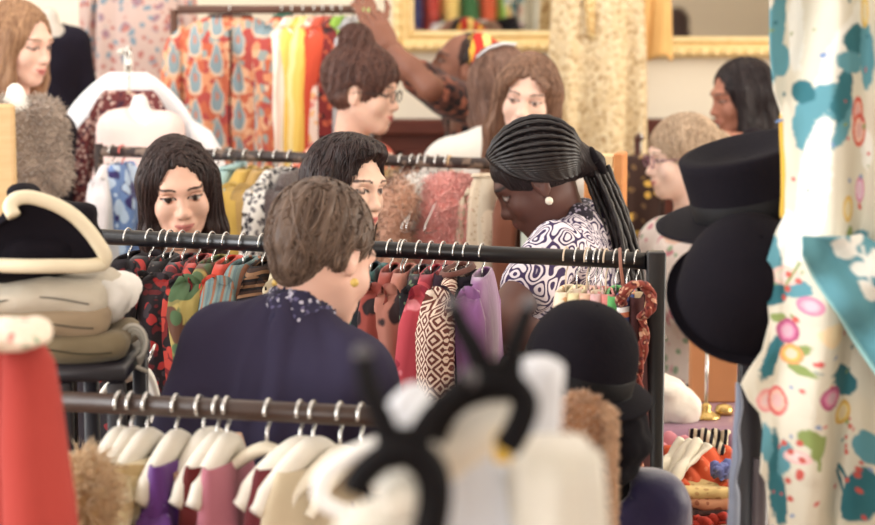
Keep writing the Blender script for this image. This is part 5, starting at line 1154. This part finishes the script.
mo = [('blob', 776, 30, 9, 60, 6, TEAL), ('blob', 782, 60, 12, 16, 0, TEAL), ('blob', 800, 30, 9, 45, 0, WH), ('blob', 838, 60, 14, 60, 20, WH), ('blob', 822, 118, 24, 38, 22, TEAL), ('blob', 838, 92, 9, 30, 10, TEALD), ('blob', 806, 92, 10, 12, 0, TEALD), ('blob', 812, 190, 13, 70, 8, WH), ('blob', 852, 40, 14, 16, 0, TEALD), ('blob', 846, 62, 15, 11, 20, TEAL), ('blob', 868, 56, 10, 34, 0, TEAL),
      ('blob', 820, 138, 7, 26, 14, WH), ('blob', 776, 262, 8, 28, 4, TEAL), ('blob', 790, 240, 10, 30, 0, WH), ('blob', 848, 245, 26, 12, -20, TEAL), ('blob', 842, 258, 14, 12, 0, TEALD), ('blob', 868, 150, 8, 20, 0, WH), ('blob', 778, 296, 14, 9, -30, TEALD), ('blob', 798, 288, 12, 9, -20, TEAL),
      ('blob', 773, 470, 8, 40, 0, TEALD), ('blob', 783, 455, 7, 20, 10, TEAL), ('blob', 765, 440, 6, 20, 0, TEAL), ('blob', 866, 500, 16, 30, 20, TEALD), ('blob', 872, 450, 12, 16, 0, TEAL), ('blob', 780, 500, 6, 26, 0, TEALD), ('blob', 830, 370, 22, 10, 20, TEALD), ('blob', 846, 386, 18, 12, 30, TEALD), ('blob', 772, 356, 7, 26, 25, TEALD),
      ('blob', 820, 350, 20, 17, 30, CR), ('blob', 842, 410, 26, 12, 10, CR), ('blob', 826, 330, 12, 12, 0, (240, 214, 170)), ('blob', 800, 372, 26, 8, 10, CR),
      ('blob', 806, 432, 12, 9, 30, GR), ('blob', 798, 348, 12, 5, -30, GR), ('blob', 800, 366, 12, 5, 20, GR), ('blob', 812, 440, 5, 14, 20, GR), ('blob', 846, 418, 14, 5, 60, GR), ('blob', 780, 318, 8, 5, 0, GR), ('blob', 845, 232, 5, 8, 0, GR),
      ('ring', 855, 112, 7, 16, (222, 84, 70), (240, 180, 160)), ('ring', 857, 130, 9, 17, (226, 96, 80), (246, 200, 180)), ('ring', 859, 190, 6, 13, PK, (236, 200, 226)), ('ring', 842, 207, 7, 13, YL, (236, 214, 150)), ('ring', 788, 330, 11, 12, MG, PK), ('ring', 791, 352, 11, 10, (236, 160, 100), YL), ('ring', 808, 302, 11, 9, PK, (236, 170, 190)), ('ring', 766, 400, 10, 11, (236, 150, 150), (240, 190, 180)), ('ring', 777, 400, 11, 14, (226, 110, 110), (244, 190, 170)),
      ('ring', 824, 393, 12, 12, MG, PK), ('ring', 843, 415, 12, 12, (226, 180, 80), (236, 214, 140)), ('ring', 866, 12, 6, 16, YL, (240, 220, 150)), ('ring', 795, 452, 12, 7, (236, 190, 190), (240, 214, 204)), ('ring', 787, 276, 14, 10, (240, 200, 190), CR),
      ('line', 840, 470, 875, 510, 2.2, TEALD), ('line', 838, 474, 850, 500, 2, TEALD), ('line', 812, 436, 812, 462, 1.5, GR), ('line', 786, 290, 800, 262, 1.2, GR)]
for k in range(70):
    x, y = rr.uniform(770, 875), rr.uniform(0, 525); mo.append(('blob', x, y, rr.uniform(1.0, 2.6), rr.uniform(1.2, 3), rr.uniform(0, 90), [RD, TEALD, GR, RD, BL][k % 5]))
for k in range(26):
    x, y = rr.uniform(850, 872) if k % 2 else rr.uniform(778, 800), rr.uniform(425, 520) if k % 3 else rr.uniform(270, 320); mo.append(('blob', x, y, 3, 3, 0, (214, 92, 84)))
fr0 = empty('printed_robe', at(830, 260, 2.75), 'cream robe printed with teal leaves and bright flowers, hanging at the right edge', 'robe')
ff = lambda X, Y_, u: .035 * np.sin((X - 770) / 13.5 + Y_ * .004) * np.clip(u * 4, .2, 1) + .02 * np.sin((X - 760) / 31. + Y_ * .009) + .012 * (fbm(np.stack([X, Y_ * .3], -1), .06, 4, 2) - .5)
printed_cloth('robe_cloth', '', [(771, -60), (770, 0), (771, 50), (776, 92), (787, 122), (789, 160), (788, 214), (777, 236), (769, 262), (768, 300), (770, 322), (762, 350), (748, 372), (741, 384), (748, 400), (759, 412), (762, 430), (758, 470), (764, 480), (768, 530), (766, 620)], 985, -60, 620, 2.75, ff, mo, CR, fr0)
mo2 = [('blob', 848, 275, 70, 90, 0, TEAL)] + [('blob', x, y, a, b_, r_, WH) for x, y, a, b_, r_ in ((846, 250, 12, 9, 30), (862, 268, 10, 8, 0), (868, 290, 12, 9, 40), (840, 242, 8, 6, 0), (873, 262, 8, 12, 0), (856, 238, 7, 9, 0))] + [('line', 862, 248, 875, 300, 1.2, WH), ('line', 845, 246, 872, 262, 1, WH), ('line', 801, 256, 880, 384, 2.5, (150, 206, 208))]
printed_cloth('teal_panel', '', [(800, 252), (801, 256), (880, 384)], 985, 236, 384, 2.67, lambda X, Y_, u: .010 * np.sin((X + Y_) / 17.) + .006 * np.sin((X - Y_) / 9.), mo2, TEAL, fr0, nu=90, nv=130, redge=[(846, 228), (985, 300), (985, 400)])
c = at(846, -66, 2.77); MB().tube([(-.09 + c.x - WM[fr0].translation.x, .03, c.z - WM[fr0].translation.z), (.24 + c.x - WM[fr0].translation.x, .03, c.z - WM[fr0].translation.z)], .012, 10).build('hanging_bar', woodm, fr0)
rp = empty('robe_stand', (at(950, 0, 2.85).x, 2.85, 0), 'slim dark pole behind the flowered robe', 'stand'); MB().tube([(0, 0, .02), (0, 0, c.z + .02)], .012, 10).build('pole', plain((60, 44, 40), .4), rp); MB().lathe([(.003, 0), (.18, 0), (.18, .02), (.02, .035), (.003, .035)], (0, 0, .001)).build('base', plain((60, 44, 40), .4), rp)
def strip(name, label, P, mat, Y, th=.010, cat='cloth'):
    c = at(P[0][0], P[0][1], Y); root = empty(name, c, label, cat); cv = curve([p[:2] for p in P], 40); wv = np.interp(np.linspace(0, 1, 40), np.linspace(0, 1, len(P)), [p[2] for p in P]); rings = []
    for i, (x, y) in enumerate(cv):
        q = at(x, y, Y) - c; w_ = wv[i] * Y / F_PX; rings.append([(q.x + w_ * math.cos(a) * (1 + .1 * math.sin(3 * a + i * .3)), q.y + th * math.sin(a), q.z) for a in np.linspace(0, 2 * PI, 17)[:-1]])
    MB().loft(rings).build('cloth', mat, root); return root
strip('sash', 'bright yellow sash hanging along the left edge of the flowered robe', [(786, 92, 5), (787, 120, 8), (788, 160, 7), (786, 200, 6), (784, 218, 4)], cloth((240, 194, 70), (226, 170, 50)), 2.84, .008, 'sash')
strip('ribbon', 'small blue ribbon across the yellow sash', [(778, 122, 3), (784, 119, 4), (791, 120, 4), (797, 124, 3)], cloth((110, 150, 214)), 2.80, .006, 'ribbon')
strip('denim_strip', 'pale blue-grey cloth edge running down left of the black hat post', [(738, 384, 2), (739, 405, 4), (736, 430, 3), (737, 455, 5), (733, 480, 4), (734, 500, 6), (731, 560, 7), (731, 640, 7)], cloth((150, 158, 176), (112, 122, 146), .6), 2.86, .014)

# ================================================================ table and textiles at lower right
tc = at(700, 412, 4.95); tz = tc.z; tb = empty('side_table', (tc.x, tc.y, 0), 'table under the mauve cloth behind the orange textiles', 'table'); wd = wood((120, 78, 54), (90, 58, 40)); MB().box((-.24, -.2, tz - .035), (.3, .22, tz - .008), .004).build('table_top', wd, tb)
for x in (-.21, .27):
    for y in (-.17, .19): MB().box((x - .02, y - .02, 0), (x + .02, y + .02, tz - .036)).build('leg', wd, tb)
P = []
for u in np.linspace(0, 1, 60):
    row = []
    for t in np.linspace(0, 1, 34):
        X = -.27 + .6 * u
        if t < .35: y = .23 - .45 * t / .35; z = tz + .002
        else: s_ = (t - .35) / .65; y = -.22 - .02 * math.sin(u * 40) * s_ - .012; z = tz - .55 * s_ - .006 * math.sin(u * 23)
        row.append((X, y, z))
    P.append(row)
o = MB().grid(P).build('tablecloth', cloth((160, 116, 136), (132, 92, 114), .3), None, Matrix.Translation((tc.x, tc.y, 0)), mod='solid'); tag(o, 'mauve satin tablecloth hanging from the side table', 'tablecloth')
c = at(674, 413, 4.85); V, Q = sdf_mesh([ell((0, 0, .035), (.055, .06, .045), None, .03), ell((-.02, -.02, .085), (.045, .05, .025), None, .03), ell((.03, 0, .02), (.03, .05, .03), None, .03), ell((-.04, 0, .02), (.04, .05, .06), None, .03)], .009); V = V + normals(V, Q) * ((fbm(V, 22, 6, 3) - .5) * .03)[:, None]; V[:, 2] = np.maximum(V[:, 2], 0.004)
o = MB().add(V, Q.tolist()).build('crumpled_cloth', cloth((240, 232, 220), (226, 214, 200)), None, Matrix.Translation((c.x, c.y, tz))); tag(o, 'crumpled white cloth heaped on the mauve tablecloth', 'cloth')
brass = plain((206, 170, 96), .25, .5, .8); c = at(706, 411, 4.86); root = empty('brass_lamp', (c.x, c.y, tz + .003), 'small brass candlestick with a slender chrome stem on the mauve cloth', 'candlestick')
MB().lathe([(.002, 0), (.034, 0), (.036, .006), (.024, .012), (.010, .022), (.014, .030), (.006, .038), (.002, .04)], n=24).build('base', brass, root); MB().tube([(0, 0, .035), (0, 0, .17)], .0045, 10).build('stem', CHROME, root); MB().lathe([(.002, .168), (.014, .17), (.016, .18), (.010, .186), (.002, .186)], n=20).build('cup', brass, root)
c = at(724, 410, 4.9); o = MB().lathe([(.002, 0), (.02, 0), (.024, .01), (.018, .022), (.008, .026), (.002, .027)], n=24).build('brass_bowl', brass, None, Matrix.Translation((c.x, c.y, tz + .004))); tag(o, 'little brass bowl at the right of the candlestick', 'bowl')
c = at(712, 410, 5.1); o = MB().box((-.062, 0, .0), (.055, .05, .17), .004).build('cardboard_box', (lambda t: t.fin(t.mix(t.noise(t.coords(), 8, 3), (208, 146, 96), (190, 126, 80)), .7, .2))(NT('card')), None, Matrix.Translation((c.x, 5.04, tz + .004)), smooth=False); tag(o, 'tan cardboard box standing at the back of the side table', 'box')
# stack of folded textiles on a black crate
cz = at(690, 526, 4.25).z; cc0 = at(692, 516, 4.25); bx = empty('crate', (cc0.x, cc0.y, 0), 'black crate under the orange and cream textiles at lower right', 'crate'); MB().box((-.12, -.13, 0), (.13, .2, cz - .012), .004).build('box_body', plain((32, 28, 34), .5), bx); MB().box((-.125, -.135, cz - .011), (.135, .205, cz), .003).build('lid', plain((38, 34, 40), .5), bx)
zs = cz + .002
tx = [((214, 176, 140), (190, 150, 110), .016, .0, 'beige folded wrap, lowest of the textiles on the black crate'), ((226, 196, 160), (196, 80, 60), .014, .004, 'cream folded wrap with a red edge, second lowest on the crate'), ((96, 70, 66), (60, 46, 50), .010, -.004, 'dark patterned folded scarf in the middle of the crate pile'), ((214, 150, 110), (170, 100, 70), .014, .006, 'apricot folded shawl above the dark scarf'), ((222, 190, 120), (196, 150, 90), .012, -.003, 'ochre folded shawl under the orange cloth')]
for i, (c1, c2, hh, dx, lb) in enumerate(tx):
    V, Q = sdf_mesh([ell((dx, 0, 0), (.088, .115, hh * .9), None, .01), cap((-.075 + dx, -.10, 0), (.078 + dx, -.10, 0), hh * .8, None, .02)], .006); V = V + normals(V, Q) * ((fbm(V, 30, i, 2) - .5) * .010)[:, None]
    o = MB().add(V, Q.tolist()).build('folded_textile', floral(c1, (c2,), 34, .3), None, Matrix.Translation((cc0.x, cc0.y, zs + hh * .8))); tag(o, lb, 'textile', 'folded textiles on the crate'); zs += hh * 1.55
def drape(name, label, c, sx, sy, tilt, yaw, mat, th=.008, cat='textile', seed=1):
    P = [[((u - .5) * sx, (v - .5) * sy, .010 * math.sin(u * 9 + seed) * math.sin(v * 6 + seed) + .006 * math.sin(u * 22 + v * 7)) for v in np.linspace(0, 1, 24)] for u in np.linspace(0, 1, 30)]
    o = MB().grid(P).build(name, mat, None, Matrix.Translation(Vector(c)) @ Matrix.Rotation(R(yaw), 4, 'Z') @ Matrix.Rotation(R(tilt), 4, 'X')); md = o.modifiers.new('s', 'SOLIDIFY'); md.thickness = th; md.offset = 1
    return tag(o, label, cat, None)
zt = zs + .01
drape('orange_cloth', 'vivid orange cloth spread over the textile pile', (cc0.x + .03, cc0.y + .02, zt), .15, .16, 18, 6, floral((222, 86, 44), ((236, 120, 80),), 30, .25), .008)
drape('cream_cloth', 'plain cream cloth lying diagonally on the orange cloth', (cc0.x - .035, cc0.y - .005, zt + .022), .075, .16, 22, -38, cloth((240, 230, 206)), .008, seed=3)
drape('pink_cloth', 'dusty pink cloth sloping up at the back left of the pile', (cc0.x - .045, cc0.y + .12, zt + .020), .15, .08, 22, 18, cloth((220, 140, 150), (200, 116, 130)), .010, seed=5)
drape('striped_cloth', 'black and cream striped cloth at the back right of the pile', (cc0.x + .050, cc0.y + .12, zt + .034), .08, .07, 40, -10, stripes(((40, 36, 40), (222, 206, 176)), 70, 0, .03), .008, seed=7)
drape('blue_cloth', 'small periwinkle scarf crumpled on the orange cloth', (cc0.x + .062, cc0.y - .045, zt + .012), .05, .035, 15, 10, cloth((120, 130, 196)), .012, 'scarf', seed=8)
drape('red_belt', 'red patterned belt end lying on the lower textiles', (cc0.x + .035, cc0.y - .125, cz + .045), .10, .02, 60, 3, cloth((206, 60, 44)), .006, 'belt', seed=9)

# ================================================================ seen only in the mirrors: clothes and a visitor behind the camera
mr = rack('clothes_rack', 'clothes rack behind the camera that the mirrors reflect', Vector((-.55, -1.7, 2.02)), Vector((1.15, -1.7, 2.02)), .014, RAILM, 0, 1)
cols = [((90, 70, 150), 'violet'), ((60, 60, 110), 'indigo'), ((206, 70, 60), 'scarlet'), ((246, 214, 120), 'pale yellow'), ((60, 120, 70), 'bottle green'), ((230, 96, 60), 'orange'), ((150, 200, 80), 'apple green'), ((244, 236, 224), 'white'), ((70, 56, 54), 'umber'), ((150, 120, 106), 'taupe')]
for i, (c, nm) in enumerate(cols):
    x = -.42 + i * .16; M = Matrix.Translation(Vector((x, -1.7, 2.02))) @ Matrix.Rotation(R(62), 4, 'Z')
    b = hanger(None, 0, 62, 'hanger of the %s dress reflected in the left mirror' % nm, W=.17, drop=.05, rr=.014, M=M)
    cloth_garment(b, 'dress', '%s dress on the rack reflected in the left mirror' % nm, floral(c, (tuple(int(v * .7 + 60) for v in c),), 12, .3), L=.9, W=.18, T=.06, srad=.05, seed=200 + i)
person('dark-haired person reflected small in the right mirror', Vector((2.12, -1.6, 1.66)), 20, 6, 0, skin=(190, 140, 116), hair=hair_long(.2), hairc=((52, 36, 34), (80, 56, 50)), top_m=cloth((226, 220, 214)), sleeve=2, res=.007)
struct('window_5', MB().box((-3.35, 3.35, ZC - .07), (2.75, 7.85, ZC - .001)), WHITEP)  # plain white slab added above the overhead fill lamp, not an opening
for _o in SC.objects:
    if _o.parent is None and 'label' in _o.keys() and len(_o['label'].split()) > 16: print('LONG', _o.name, _o['label'])
